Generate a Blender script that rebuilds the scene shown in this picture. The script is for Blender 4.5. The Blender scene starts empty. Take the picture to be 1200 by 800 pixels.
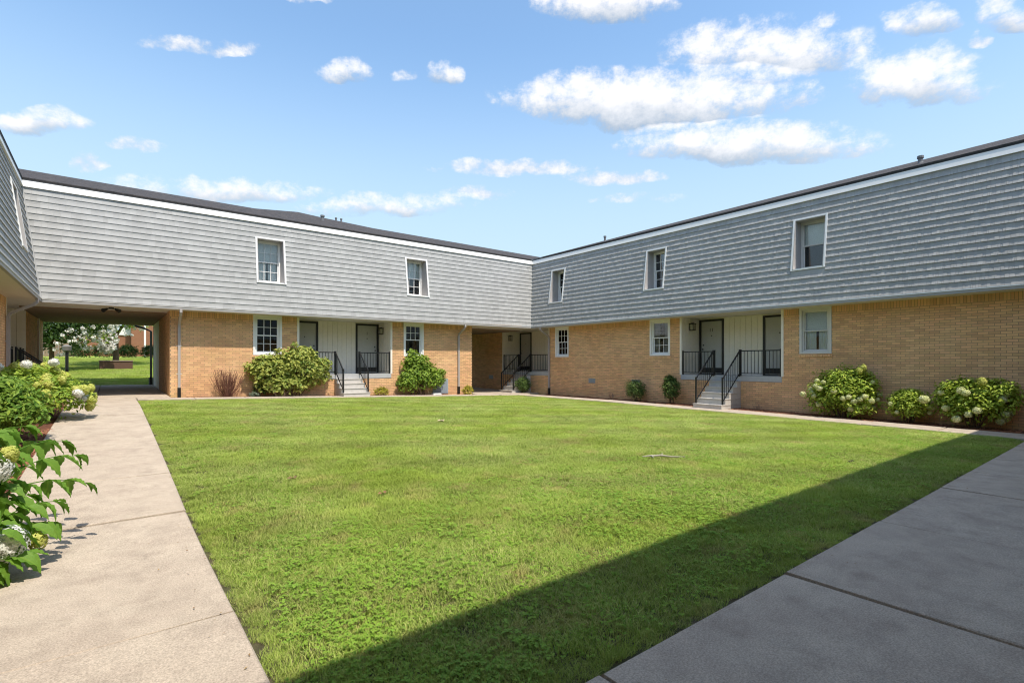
import bpy, bmesh, math, random
from mathutils import Vector, Matrix
random.seed(7)
R = math.radians
SC = bpy.context.scene
COL = SC.collection
H = 1.65                                   # eye height above the path at the camera
# ------------------------------------------------------------------ camera
cam = bpy.data.cameras.new('camera'); cam_o = bpy.data.objects.new('camera', cam); COL.objects.link(cam_o)
cam.sensor_width = 36; cam.lens = 36*603/1200; cam.shift_y = 25/1200
cam.clip_start = 0.05; cam.clip_end = 3000
cam_o.location = (0, 0, H); cam_o.rotation_euler = (R(90), 0, R(-38.05))
SC.camera = cam_o
# ------------------------------------------------------------------ sun, sky, exposure
SUN_T, SUN_S = 0.008, 0.537                # horizontal parts of the direction to the sun (x, -y) per unit of height
sdir = Vector((SUN_T, -SUN_S, 1)).normalized()
sun = bpy.data.lights.new('sun', 'SUN'); sun.energy = 2.35; sun.angle = R(0.5); sun.color = (1.0, 0.93, 0.82)
sun_o = bpy.data.objects.new('sun', sun); COL.objects.link(sun_o)
sun_o.rotation_euler = sdir.to_track_quat('Z', 'Y').to_euler(); sun_o.location = (0, -10, 30)
SC.view_settings.view_transform = 'Standard'; SC.view_settings.look = 'None'
SC.view_settings.exposure = 1.24; SC.view_settings.gamma = 1.0
SC.cycles.filter_width = 1.15
W = bpy.data.worlds.new('World'); SC.world = W; W.use_nodes = True
SKY_STRENGTH = 0.13

def build_sky():
    nt = W.node_tree; N = nt.nodes; L = nt.links; N.clear()
    def nd(t, **k):
        n = N.new(t)
        for a, b in k.items(): setattr(n, a, b)
        return n
    def val(sock, x):
        if hasattr(x, 'is_output') or isinstance(x, bpy.types.NodeSocket): L.new(x, sock)
        else: sock.default_value = x
    def m(op, a, b=None, c=None, clamp=False):
        n = nd('ShaderNodeMath', operation=op, use_clamp=clamp); val(n.inputs[0], a)
        if b is not None: val(n.inputs[1], b)
        if c is not None: val(n.inputs[2], c)
        return n.outputs[0]
    sky = nd('ShaderNodeTexSky', sky_type='NISHITA', sun_disc=False)
    sky.sun_elevation = math.asin(sdir.z); sky.sun_rotation = math.atan2(sdir.x, sdir.y)
    sky.air_density = 1.0; sky.dust_density = 0.9; sky.ozone_density = 1.3; sky.altitude = 200
    tc = nd('ShaderNodeTexCoord'); sep = nd('ShaderNodeSeparateXYZ'); L.new(tc.outputs['Generated'], sep.inputs[0])
    az = m('MULTIPLY', m('ARCTAN2', sep.outputs[0], sep.outputs[1]), 180/math.pi)
    el = m('MULTIPLY', m('ARCSINE', sep.outputs[2]), 180/math.pi)
    def noise(scale, detail, vec, rough=0.55):
        n = nd('ShaderNodeTexNoise'); n.inputs['Scale'].default_value = scale; n.inputs['Detail'].default_value = detail
        n.inputs['Roughness'].default_value = rough; L.new(vec, n.inputs['Vector']); return n
    cv = nd('ShaderNodeCombineXYZ'); val(cv.inputs[0], az); val(cv.inputs[1], m('MULTIPLY', el, 1.35)); 
    n1 = noise(0.16, 4, cv.outputs[0]); n2 = noise(0.35, 8, cv.outputs[0], 0.66)
    s1 = nd('ShaderNodeSeparateColor'); L.new(n1.outputs['Color'], s1.inputs[0])
    azw = m('ADD', az, m('MULTIPLY', m('SUBTRACT', s1.outputs[0], 0.5), 5.0))
    elw = m('ADD', el, m('MULTIPLY', m('SUBTRACT', s1.outputs[1], 0.5), 2.0))
    clouds = [(6.9,27.4,4.9,.9,.9),(20.1,28.0,2.6,1.2,1.1),(30.2,28.8,2.2,1.3,1.2),(25.9,28.3,1.6,.7,.5),(48.5,34.2,7.6,1.9,1.25),
              (63.7,28.0,9.5,2.9,1.15),(52.3,25.6,14.5,3.1,1.5),(66.7,23.9,2.0,1.0,.9),(61.8,20.8,11.5,2.1,1.4),(69.6,29.4,1.4,.8,.9),
              (76.3,27.1,2.1,1.7,1.15),(81.7,25.7,1.8,1.7,1.1),(79.8,24.8,.7,.6,.9),(76,22.9,5.0,2.6,1.15),(-4.8,18.7,2.8,1.4,1.2),
              (1.6,18.5,2.1,.9,.85),(-1.2,16.5,1.2,.9,1.0),(38.1,20.5,8.8,1.1,1.0),(49.8,19.2,5.6,.9,1.0),(34.3,17.9,3.9,1.0,.9),
              (7.9,15.9,9.5,1.5,.9),(24.1,16.2,9,1.5,.8),(16.8,33.5,2.6,.7,.8),(51.1,17.1,5.5,.7,.5),
              (104,24,10,3,1.3),(130,32,12,4,1.3),(158,25,13,3.5,1.3),(-40,25,12,3.4,1.3),(-72,33,13,4.2,1.3),(-108,24,14,3.6,1.3),(-175,34,14,4.4,1.3),(-142,28,12,4,1.3),(98,43,12,4.5,1.3),(25,50,15,5,1.3),(-35,47,15,5,1.3),(66,46,12,4,1.3),(-80,53,17,5.5,1.3),(150,50,18,6,1.3),(-130,47,16,5.5,1.3),(-160,66,24,7,1.3),(60,68,26,7,1.3),(-60,72,30,7,1.3)]  # this row: clouds out of view, extra ones added to brighten the shade
    dens = None; shade = None
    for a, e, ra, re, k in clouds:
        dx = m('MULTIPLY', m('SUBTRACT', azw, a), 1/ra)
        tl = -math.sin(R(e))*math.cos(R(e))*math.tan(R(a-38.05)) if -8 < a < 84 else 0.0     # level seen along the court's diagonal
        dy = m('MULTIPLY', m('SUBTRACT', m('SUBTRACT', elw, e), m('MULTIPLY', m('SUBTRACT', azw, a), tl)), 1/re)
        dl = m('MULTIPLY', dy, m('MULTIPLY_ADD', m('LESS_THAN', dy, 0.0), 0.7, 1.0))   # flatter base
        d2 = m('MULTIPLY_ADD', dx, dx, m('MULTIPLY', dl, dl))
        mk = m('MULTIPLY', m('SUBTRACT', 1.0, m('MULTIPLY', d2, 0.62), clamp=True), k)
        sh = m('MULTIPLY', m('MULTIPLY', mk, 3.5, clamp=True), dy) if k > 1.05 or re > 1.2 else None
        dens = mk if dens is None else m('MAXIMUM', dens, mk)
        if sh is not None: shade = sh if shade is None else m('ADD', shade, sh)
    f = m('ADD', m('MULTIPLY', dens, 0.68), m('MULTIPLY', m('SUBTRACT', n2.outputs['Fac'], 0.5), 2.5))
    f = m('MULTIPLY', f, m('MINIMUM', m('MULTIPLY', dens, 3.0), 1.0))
    mr = nd('ShaderNodeMapRange', interpolation_type='SMOOTHSTEP'); L.new(f, mr.inputs[0])
    mr.inputs[1].default_value = 0.06; mr.inputs[2].default_value = 0.88
    alpha = m('MULTIPLY', mr.outputs[0], 0.93)
    # grey undersides, white tops
    t = m('MULTIPLY_ADD', shade, 0.95, m('MULTIPLY_ADD', n2.outputs['Fac'], 1.2, -0.05), clamp=True)
    cr = nd('ShaderNodeValToRGB'); L.new(t, cr.inputs[0])
    cr.color_ramp.elements[0].color = (0.31, 0.41, 0.54, 1); cr.color_ramp.elements[1].color = (0.97, 0.965, 0.98, 1)
    cr.color_ramp.elements[1].position = 0.75
    bgc = nd('ShaderNodeBackground'); L.new(cr.outputs[0], bgc.inputs[0]); bgc.inputs[1].default_value = 0.47
    hs = nd('ShaderNodeHueSaturation'); hs.inputs['Hue'].default_value = .492; hs.inputs['Saturation'].default_value = 1.04; hs.inputs['Value'].default_value = .95; L.new(sky.outputs[0], hs.inputs['Color'])
    hz = nd('ShaderNodeMapRange', interpolation_type='SMOOTHSTEP'); L.new(el, hz.inputs[0]); hz.inputs[1].default_value = 33; hz.inputs[2].default_value = 7; hz.inputs[3].default_value = 0; hz.inputs[4].default_value = .85
    vm = nd('ShaderNodeMix', data_type='RGBA'); L.new(hz.outputs[0], vm.inputs[0]); L.new(hs.outputs[0], vm.inputs[6]); vm.inputs[7].default_value = (2.05, 2.62, 3.0, 1)     # pale haze low down
    bgs = nd('ShaderNodeBackground'); L.new(vm.outputs[2], bgs.inputs[0]); bgs.inputs[1].default_value = SKY_STRENGTH
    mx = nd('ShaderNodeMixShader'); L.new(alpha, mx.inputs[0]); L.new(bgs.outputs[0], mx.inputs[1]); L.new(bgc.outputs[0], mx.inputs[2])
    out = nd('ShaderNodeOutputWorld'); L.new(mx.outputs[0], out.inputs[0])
build_sky()

# ------------------------------------------------------------------ helpers
ORG = {}
class MB:
    def __init__(s): s.v = []; s.f = []; s.t = None
    def add(s, vs, fs):
        o = len(s.v); s.v += [tuple(v) for v in vs]; s.f += [tuple(i+o for i in f) for f in fs]
    def hexa(s, p):                                      # 8 points: bottom ring 0-3, top ring 4-7
        s.add(p, [(0,3,2,1),(4,5,6,7),(0,1,5,4),(1,2,6,5),(2,3,7,6),(3,0,4,7)])
    def box(s, x0, x1, y0, y1, z0, z1):
        s.hexa([(x0,y0,z0),(x1,y0,z0),(x1,y1,z0),(x0,y1,z0),(x0,y0,z1),(x1,y0,z1),(x1,y1,z1),(x0,y1,z1)])
    def tube(s, pts, r, n=6, close=True):
        pts = [Vector(p) for p in pts]; rs = r if isinstance(r, (list, tuple)) else [r]*len(pts)
        o = len(s.v); up = None
        for i, p in enumerate(pts):
            d = (pts[min(i+1, len(pts)-1)]-pts[max(i-1, 0)]).normalized()
            if up is None: up = Vector((0,0,1)) if abs(d.z) < .9 else Vector((1,0,0))
            u = d.cross(up).normalized(); w = u.cross(d).normalized(); up = w
            for k in range(n):
                a = 2*math.pi*(k+.5)/n; s.v.append(tuple(p+(u*math.cos(a)+w*math.sin(a))*rs[i]))
        for i in range(len(pts)-1):
            for k in range(n):
                k2 = (k+1) % n; s.f.append((o+i*n+k, o+i*n+k2, o+(i+1)*n+k2, o+(i+1)*n+k))
        if close:
            s.f.append(tuple(o+k for k in range(n))[::-1]); s.f.append(tuple(o+(len(pts)-1)*n+k for k in range(n)))
    def mesh(s, name, org=(0,0,0), smooth=False, fix=True):
        me = bpy.data.meshes.new(name)
        me.from_pydata([(x-org[0], y-org[1], z-org[2]) for x, y, z in s.v], [], s.f)
        if s.t is not None:
            at = me.attributes.new('tone', 'FLOAT', 'POINT'); at.data.foreach_set('value', s.t)
        if fix:
            bm = bmesh.new(); bm.from_mesh(me); bmesh.ops.recalc_face_normals(bm, faces=bm.faces); bm.to_mesh(me); bm.free()
        if smooth: me.polygons.foreach_set('use_smooth', [True]*len(me.polygons))
        me.update(); return me

def tag(o, label=None, cat=None, group=None, kind=None):
    if label: o['label'] = label
    if cat: o['category'] = cat
    if group: o['group'] = group
    if kind: o['kind'] = kind
    return o
def root(name, loc, label, cat, group=None):
    o = bpy.data.objects.new(name, None); COL.objects.link(o); o.location = loc; o.empty_display_size = .2
    ORG[o.name] = Vector(loc); return tag(o, label, cat, group)
def obj(name, mb, mat, parent=None, org=None, smooth=False, fix=True, kind=None):
    """Link mb (world coordinates) as one object; under a parent it shares the parent's origin."""
    if parent is not None: org = ORG[parent.name]
    org = Vector(org) if org is not None else Vector((0,0,0))
    me = mb.mesh(name, org, smooth, fix); me.materials.append(mat)
    o = bpy.data.objects.new(name, me); COL.objects.link(o)
    if parent is not None: o.parent = parent
    else: o.location = org
    ORG[o.name] = org
    if kind: o['kind'] = kind
    return o
def inst(name, me, parent, loc, rot=(0,0,0), scale=(1,1,1)):
    o = bpy.data.objects.new(name, me); COL.objects.link(o); o.parent = parent
    o.location = Vector(loc)-ORG[parent.name]; o.rotation_euler = rot; o.scale = scale; ORG[o.name] = ORG[parent.name]; return o

# ------------------------------------------------------------------ materials
MATS = {}
def mat(name, col, rough=.7, var=0.0, col2=None, scale=3.0, detail=5, bump=0.0, bscale=60, island=0.0, spec=.3, metal=0.0, trans=0.0, tone=None, stain=None, coord='pos', bdist=.01, grain=0.0, mow=0.0):
    if name in MATS: return MATS[name]
    m = bpy.data.materials.new(name); m.use_nodes = True; nt = m.node_tree; N = nt.nodes; L = nt.links
    b = N['Principled BSDF']; b.inputs['Roughness'].default_value = rough; b.inputs['Specular IOR Level'].default_value = spec
    b.inputs['Metallic'].default_value = metal
    geo = N.new('ShaderNodeNewGeometry'); cur = None
    pos = geo.outputs['Position']
    rgb = N.new('ShaderNodeRGB'); rgb.outputs[0].default_value = (*col, 1); cur = rgb.outputs[0]
    def mix(fac, a, bcol, bt='MIX'):
        n = N.new('ShaderNodeMix'); n.data_type = 'RGBA'; n.blend_type = bt
        if isinstance(fac, (int, float)): n.inputs[0].default_value = fac
        else: L.new(fac, n.inputs[0])
        L.new(a, n.inputs[6])
        if isinstance(bcol, tuple): n.inputs[7].default_value = (*bcol, 1)
        else: L.new(bcol, n.inputs[7])
        return n.outputs[2]
    def noise(sc, det=4, rg=.55):
        n = N.new('ShaderNodeTexNoise'); n.inputs['Scale'].default_value = sc; n.inputs['Detail'].default_value = det
        n.inputs['Roughness'].default_value = rg; L.new(pos, n.inputs['Vector']); return n.outputs['Fac']
    def rng(src, a, bb, c=0, d=1):
        n = N.new('ShaderNodeMapRange'); L.new(src, n.inputs[0]); n.inputs[1].default_value = a; n.inputs[2].default_value = bb
        n.inputs[3].default_value = c; n.inputs[4].default_value = d; return n.outputs[0]
    if tone is not None:                                   # per-piece tone stored on the mesh
        at = N.new('ShaderNodeAttribute'); at.attribute_name = 'tone'
        cur = mix(at.outputs['Fac'], cur, tone)
    if col2 is not None:
        cur = mix(rng(noise(scale, detail), .38, .64), cur, col2)
    if stain is not None:                                  # (colour, scale, threshold low, high)
        cur = mix(rng(noise(stain[1], 6, .65), stain[2], stain[3]), cur, stain[0])
    if island:
        oi = N.new('ShaderNodeObjectInfo')
        a = N.new('ShaderNodeMath'); a.operation = 'ADD'; L.new(geo.outputs['Random Per Island'], a.inputs[0]); L.new(oi.outputs['Random'], a.inputs[1])
        fr = N.new('ShaderNodeMath'); fr.operation = 'FRACT'; L.new(a.outputs[0], fr.inputs[0])
        hsv = N.new('ShaderNodeHueSaturation'); L.new(cur, hsv.inputs['Color'])
        L.new(rng(fr.outputs[0], 0, 1, 1-island, 1+island), hsv.inputs['Value'])
        f2 = N.new('ShaderNodeMath'); f2.operation = 'MULTIPLY'; L.new(fr.outputs[0], f2.inputs[0]); f2.inputs[1].default_value = 17.3
        f3 = N.new('ShaderNodeMath'); f3.operation = 'FRACT'; L.new(f2.outputs[0], f3.inputs[0])
        L.new(rng(f3.outputs[0], 0, 1, .5-island*.045, .5+island*.045), hsv.inputs['Hue'])
        cur = hsv.outputs[0]
    if mow:                                                # faint mowing bands
        vm = N.new('ShaderNodeVectorMath'); vm.operation = 'DOT_PRODUCT'; L.new(pos, vm.inputs[0]); vm.inputs[1].default_value = (.50, .866, 0)
        sn = N.new('ShaderNodeMath'); sn.operation = 'SINE'; mu = N.new('ShaderNodeMath'); mu.operation = 'MULTIPLY'; mu.inputs[1].default_value = 4.6
        L.new(vm.outputs['Value'], mu.inputs[0]); L.new(mu.outputs[0], sn.inputs[0]); hm = N.new('ShaderNodeHueSaturation'); L.new(cur, hm.inputs['Color'])
        L.new(rng(sn.outputs[0], -.6, .6, 1-mow, 1+mow), hm.inputs['Value']); cur = hm.outputs[0]
    if var:
        hv = N.new('ShaderNodeHueSaturation'); L.new(cur, hv.inputs['Color'])
        L.new(rng(noise(scale*2.7, 6, .6), .25, .75, 1-var, 1+var), hv.inputs['Value']); cur = hv.outputs[0]
    if grain:                                              # fine aggregate
        hv = N.new('ShaderNodeHueSaturation'); L.new(cur, hv.inputs['Color'])
        L.new(rng(noise(95, 3, .7), .3, .7, 1-grain, 1+grain), hv.inputs['Value']); cur = hv.outputs[0]
    L.new(cur, b.inputs['Base Color'])
    if bump:
        bn = N.new('ShaderNodeBump'); bn.inputs['Strength'].default_value = bump; bn.inputs['Distance'].default_value = bdist
        L.new(noise(bscale, 5, .6), bn.inputs['Height']); L.new(bn.outputs[0], b.inputs['Normal'])
    if trans:
        tr = N.new('ShaderNodeBsdfTranslucent'); L.new(cur, tr.inputs[0]); ms = N.new('ShaderNodeMixShader'); ms.inputs[0].default_value = trans
        out = N['Material Output']; L.new(b.outputs[0], ms.inputs[1]); L.new(tr.outputs[0], ms.inputs[2]); L.new(ms.outputs[0], out.inputs[0])
    MATS[name] = m; return m

M_BRICK = mat('tan_brick', (.69, .40, .20), .85, var=.07, col2=(.71, .44, .235), scale=.8, island=.14, bump=.25, bscale=180, bdist=.004)
M_MORTAR = mat('mortar', (.35, .25, .155), .95, var=.1, bump=.2, bscale=200)
M_SHAKE = mat('painted_shake', (.335, .333, .324), .7, var=.06, col2=(.355, .353, .343), scale=1.5, island=.08, bump=.25, bscale=90, bdist=.004)
M_WHITE = mat('white_paint', (.80, .79, .77), .5, var=.03, scale=2)
M_TRIM = mat('trim_paint', (.62, .60, .57), .55, var=.04, scale=2)
M_REVEAL_SHADE = mat('reveal_in_shade', (.40, .375, .36), .6, var=.05, scale=2)  # darker than the trim: shade of the window recess put into the colour
M_GUTTER = mat('gutter_metal', (.36, .345, .33), .5, var=.06, scale=3)
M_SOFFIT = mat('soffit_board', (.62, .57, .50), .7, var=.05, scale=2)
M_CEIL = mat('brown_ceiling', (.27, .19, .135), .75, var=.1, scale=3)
M_ROOF = mat('roof_shingles', (.042, .040, .042), .95, var=.35, col2=(.075, .066, .063), scale=6, bump=.6, bscale=40, bdist=.03)
M_ROOFEDGE = mat('drip_edge', (.03, .028, .028), .6)
M_SIDING = mat('cream_siding', (.82, .76, .66), .6, var=.04, scale=3)
M_DOOR = mat('grey_door', (.45, .44, .41), .45, var=.05, scale=2)
M_BLACK = mat('black_metal', (.012, .012, .013), .4, spec=.5)
M_CONC = mat('concrete', (.415, .342, .267), .92, var=.12, col2=(.46, .385, .30), scale=2.2, bump=.8, bscale=120, bdist=.005, stain=((.31, .25, .195), 3.2, .50, .80), grain=.32)
M_CONC2 = mat('step_concrete', (.50, .47, .43), .85, var=.1, scale=3, bump=.3, bscale=120, bdist=.004)
M_SLABP = mat('painted_slab', (.42, .42, .42), .7, var=.08, scale=3)
M_SOIL = mat('soil', (.13, .085, .05), .98, var=.3, scale=9, bump=.8, bscale=50, bdist=.03)
M_MULCH = mat('mulch', (.21, .085, .045), .98, var=.35, col2=(.13, .055, .035), scale=12, bump=1, bscale=70, bdist=.04)
M_LAWN = mat('lawn_soil', (.075, .075, .03), .95, var=.3, col2=(.10, .075, .045), scale=3, bump=.6, bscale=60, bdist=.03)
M_FARGRASS = mat('far_grass', (.24, .37, .05), .9, var=.22, col2=(.30, .38, .065), scale=.7, bump=.8, bscale=25, bdist=.05)
M_WOOD = mat('bark', (.13, .085, .055), .9, var=.25, scale=12, bump=.5, bscale=60)
M_TWIG = mat('dry_twig', (.30, .20, .13), .9, var=.2, scale=12)
M_BLIND = mat('window_blind', (.88, .90, .88), .6, var=.04, scale=4)
M_CURTAIN = mat('curtain', (.30, .30, .30), .8, var=.2, scale=6)
M_DARK = mat('dark_room', (.02, .02, .022), .9)
M_SCREEN = mat('insect_screen', (.06, .06, .065), .8)
M_BROWNBOX = mat('brown_box', (.115, .06, .042), .75, var=.15, scale=4)
M_FENCE = mat('old_fence', (.24, .17, .12), .9, var=.2, scale=4, island=.2)
M_REDBRICK = mat('red_brick', (.27, .125, .075), .9, var=.15, scale=3)
M_LAMPGLASS = mat('lamp_glass', (.45, .42, .34), .2)
M_GREYBOX = mat('grey_grille', (.30, .34, .38), .5, var=.08, scale=4)
def glass():
    m = bpy.data.materials.new('pane_glass'); m.use_nodes = True; nt = m.node_tree; N = nt.nodes; L = nt.links
    N.remove(N['Principled BSDF']); out = N['Material Output']
    t = N.new('ShaderNodeBsdfTransparent'); t.inputs[0].default_value = (.94, .95, .94, 1)
    g = N.new('ShaderNodeBsdfGlossy'); g.inputs['Roughness'].default_value = .03; g.inputs[0].default_value = (.95, .97, 1, 1)
    fr = N.new('ShaderNodeFresnel'); fr.inputs[0].default_value = 1.55
    bp = N.new('ShaderNodeBump'); bp.inputs['Strength'].default_value = .04; nz = N.new('ShaderNodeTexNoise'); nz.inputs['Scale'].default_value = 2.5
    L.new(nz.outputs['Fac'], bp.inputs['Height']); L.new(bp.outputs[0], g.inputs['Normal'])
    mx = N.new('ShaderNodeMixShader'); L.new(fr.outputs[0], mx.inputs[0]); L.new(t.outputs[0], mx.inputs[1]); L.new(g.outputs[0], mx.inputs[2]); L.new(mx.outputs[0], out.inputs[0])
    return m
M_GLASS = glass()
M_GRASS = mat('grass_blade', (.235, .38, .046), .75, col2=(.35, .445, .076), scale=.5, detail=5, var=.22, spec=.12, tone=(.64, .62, .25), stain=((.50, .43, .17), 2.3, .53, .74), mow=.07, trans=.35)
M_CLOVER = mat('clover_leaf', (.19, .36, .045), .6, col2=(.26, .41, .045), scale=1.5, spec=.2, tone=(.32, .46, .07), trans=.35)
def leafmat(n, c, c2, tr=.35, **k): return mat(n, c, .55, tone=c2, trans=tr, var=.1, scale=8, **k)
M_LEAF = leafmat('leaf_green', (.10, .22, .028), (.36, .47, .065))
M_LEAFY = leafmat('leaf_yellow_green', (.17, .31, .035), (.50, .57, .08))
M_LEAFD = leafmat('leaf_dark', (.03, .075, .014), (.09, .15, .03))
M_LEAFM = leafmat('leaf_mixed', (.135, .24, .04), (.54, .54, .13))
M_GOLD = leafmat('leaf_gold', (.24, .25, .02), (.50, .44, .04))
M_LEAFR = leafmat('leaf_boxwood', (.05, .11, .025), (.22, .30, .07))
M_LEAFGREY = leafmat('leaf_grey_green', (.16, .20, .14), (.25, .29, .20))
M_BIGLEAF = leafmat('hydrangea_leaf', (.15, .31, .035), (.33, .46, .065), .45, bump=.3, bscale=60)
M_FLOWER = mat('white_floret', (.54, .58, .22), .7, tone=(.72, .72, .44), trans=.25)
M_FLOWERW = mat('pure_white_floret', (.74, .74, .64), .7, tone=(.80, .79, .74), trans=.25)
M_FLOWERY = mat('lime_floret', (.44, .48, .08), .7, tone=(.60, .60, .17), trans=.25)
M_BLOSSOM = mat('white_blossom', (.80, .76, .70), .7, tone=(.85, .83, .80), trans=.2)

# ------------------------------------------------------------------ terrain
def interp(t, x):
    if x <= t[0][0]: return t[0][1]
    for (a, b), (c, d) in zip(t, t[1:]):
        if x <= c: return b+(d-b)*(x-a)/(c-a)
    return t[-1][1]
LP = [(-300,-.1),(0,0),(5,0),(6.3,.03),(8.4,.15),(10.2,.235),(13,.37),(17,.51),(20,.52),(29,.62),(36,.98),(42,1.36),(50,1.95),(56,2.2),(70,2.5),(400,6)]
RP = [(-300,-.2),(0,0),(4,.02),(8,.06),(14,.09),(20,.07),(40,.1),(400,3)]
def g(x, y):
    t = min(max((x-.6)/15.4, 0), 1)
    if y > 26: t *= max(0, 1-(y-26)/12)
    cr = 0.0
    if .6 < x < 15.3 and 1.9 < y < 15: cr = .12*math.sin(math.pi*(x-.6)/14.7)**.7*min((y-1.9)/1.6, 1)*min((15-y)/8, 1)
    return interp(LP, y)*(1-t)+interp(RP, y)*t+cr
def sheet(mb, x0, x1, y0, y1, step, dz=0.0, nz=0.0):
    nx = max(1, round((x1-x0)/step)); ny = max(1, round((y1-y0)/step)); o = len(mb.v)
    for j in range(ny+1):
        for i in range(nx+1):
            x = x0+(x1-x0)*i/nx; y = y0+(y1-y0)*j/ny
            mb.v.append((x, y, g(x, y)+dz+random.uniform(-nz, nz)))
    for j in range(ny):
        for i in range(nx):
            a = o+j*(nx+1)+i; mb.f.append((a, a+1, a+nx+2, a+nx+1))
b = MB()
xs = [-600,-200,-80,-40,-25]+[-20+1*i for i in range(0, 56)]+[40,60,120,300,600]
ys = [-600,-200,-60,-25]+[-10+1*i for i in range(0, 75)]+[70,90,130,250,400,900]
for y in ys:
    for x in xs: b.v.append((x, y, g(x, y)-.06))
for j in range(len(ys)-1):
    for i in range(len(xs)-1):
        a = j*len(xs)+i; b.f.append((a, a+1, a+len(xs)+1, a+len(xs)))
tag(obj('ground', b, M_FARGRASS), kind='structure')
LX0, LX1, LY0, LY1 = .70, 15.14, 1.90, 18.93
b = MB(); sheet(b, LX0-.06, LX1+.06, LY0-.08, LY1+.06, .5, -.01)
tag(obj('lawn', b, M_LAWN), kind='structure')
b = MB(); sheet(b, -30, 30, 28.6, 75, 1.5, -.02, .012)
tag(obj('rear_lawn', b, M_FARGRASS), kind='structure')
# mulch beds
def bed(x0, x1, y0, y1):
    b = MB(); sheet(b, x0, x1, y0, y1, .16, .015, .018); return tag(obj('mulch_bed', b, M_MULCH), kind='structure')
bed(16.2, 17.2, -1, 19.2); bed(1.9, 13.3, 19.62, 20.25); bed(-2.14, -.84, -1, 19.7); bed(.7, 16.2, -.95, -.02)
# concrete slabs
def slab(parent, x0, x1, y0, y1, top=.045, along='y'):
    b = MB(); n = max(1, round(((y1-y0) if along == 'y' else (x1-x0))/.6)); e = .012; o = 0
    jt = random.uniform(-.006, .006); top += jt
    for i in range(n+1):
        if along == 'y':
            y = y0+(y1-y0)*i/n; ye = min(max(y, y0+e), y1-e)
            ring = [(x0,y,g(x0,y)-.10),(x0,y,g(x0,y)+top-e),(x0+e,ye,g(x0,y)+top),(x1-e,ye,g(x1,y)+top),(x1,y,g(x1,y)+top-e),(x1,y,g(x1,y)-.10)]
        else:
            x = x0+(x1-x0)*i/n; xe = min(max(x, x0+e), x1-e)
            ring = [(x,y0,g(x,y0)-.10),(x,y0,g(x,y0)+top-e),(xe,y0+e,g(x,y0)+top),(xe,y1-e,g(x,y1)+top),(x,y1,g(x,y1)+top-e),(x,y1,g(x,y1)-.10)]
        b.v += ring
    for i in range(n):
        for k in range(5): b.f.append((i*6+k, i*6+k+1, i*6+k+7, i*6+k+6))
    b.f.append(tuple(range(6))); b.f.append(tuple(n*6+k for k in range(6)))
    return obj('slab', b, M_CONC, parent)
def path(cuts, lo, hi, along, gap=.011, top=.045):
    e = bpy.data.objects.new('path', None); COL.objects.link(e); ORG[e.name] = Vector((0,0,0)); e['kind'] = 'structure'
    for a, c in zip(cuts, cuts[1:]):
        if along == 'y': slab(e, lo, hi, a+gap/2, c-gap/2, top, along)
        else: slab(e, a+gap/2, c-gap/2, lo, hi, top, along)
    return e
path([0,1.82,3.73,6.42,8.2,10.3,12.6,14.7,16.8,19.0,19.72], -.88, .64, 'y')
path([.66,2.0,4.07,6.15,8.42,10.0,11.6,13.7,16.25], .0, 1.82, 'x')
path([1.82+1.55*i for i in range(12)]+[19.62], 15.28, 16.22, 'y')
path([.66+1.5*i for i in range(10)], 19.02, 19.64, 'x')
path([-2.1, -.3, 1.55], 19.74, 28.5, 'x', top=.07)
path([13.55, 15.3, 17.1], 19.66, 28.3, 'x', top=.05)
path([14.3, 15.24], 19.04, 19.62, 'x', top=.045)

# ------------------------------------------------------------------ apartment wings
ZS, ZE, ZM, ZF, ZR = 3.38, 3.47, 6.66, 6.845, 6.89      # soffit, eave, top of shakes, top of fascia, roof edge
DE, DT = .60, .17                                      # overhang at the eave and at the top of the slope
def dz(z): return DE-(z-ZE)*(DE-DT)/(ZM-ZE)
class Wing:
    def __init__(s, axis, w, sg, a0, a1, label, loc):
        s.axis, s.w, s.s, s.a0, s.a1 = axis, w, sg, a0, a1
        s.o = root('apartment_wing', loc, label, 'building', None)
        s.open = []; s.up = []
    def P(s, a, d, z): return (s.w+s.s*d, a, z) if s.axis == 'y' else (a, s.w+s.s*d, z)
    def box(s, b, a0, a1, d0, d1, z0, z1):
        P = s.P; b.hexa([P(a0,d0,z0),P(a1,d0,z0),P(a1,d1,z0),P(a0,d1,z0),P(a0,d0,z1),P(a1,d0,z1),P(a1,d1,z1),P(a0,d1,z1)])
def split(a0, a1, z0, z1, ops):
    es = sorted({a0, a1, *[min(max(e, a0), a1) for o in ops for e in o[:2]]}); out = []
    for l, r in zip(es, es[1:]):
        if r-l < 1e-4: continue
        mid = (l+r)/2; zs = sorted([(o[2], o[3]) for o in ops if o[0] < mid < o[1]]); z = z0
        for b0, b1 in zs:
            if b0 > z: out.append((l, r, z, b0))
            z = max(z, b1)
        if z < z1: out.append((l, r, z, z1))
    return out
CH, BL, JT = .0677, .213, .010
BRICK_ME = None
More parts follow.
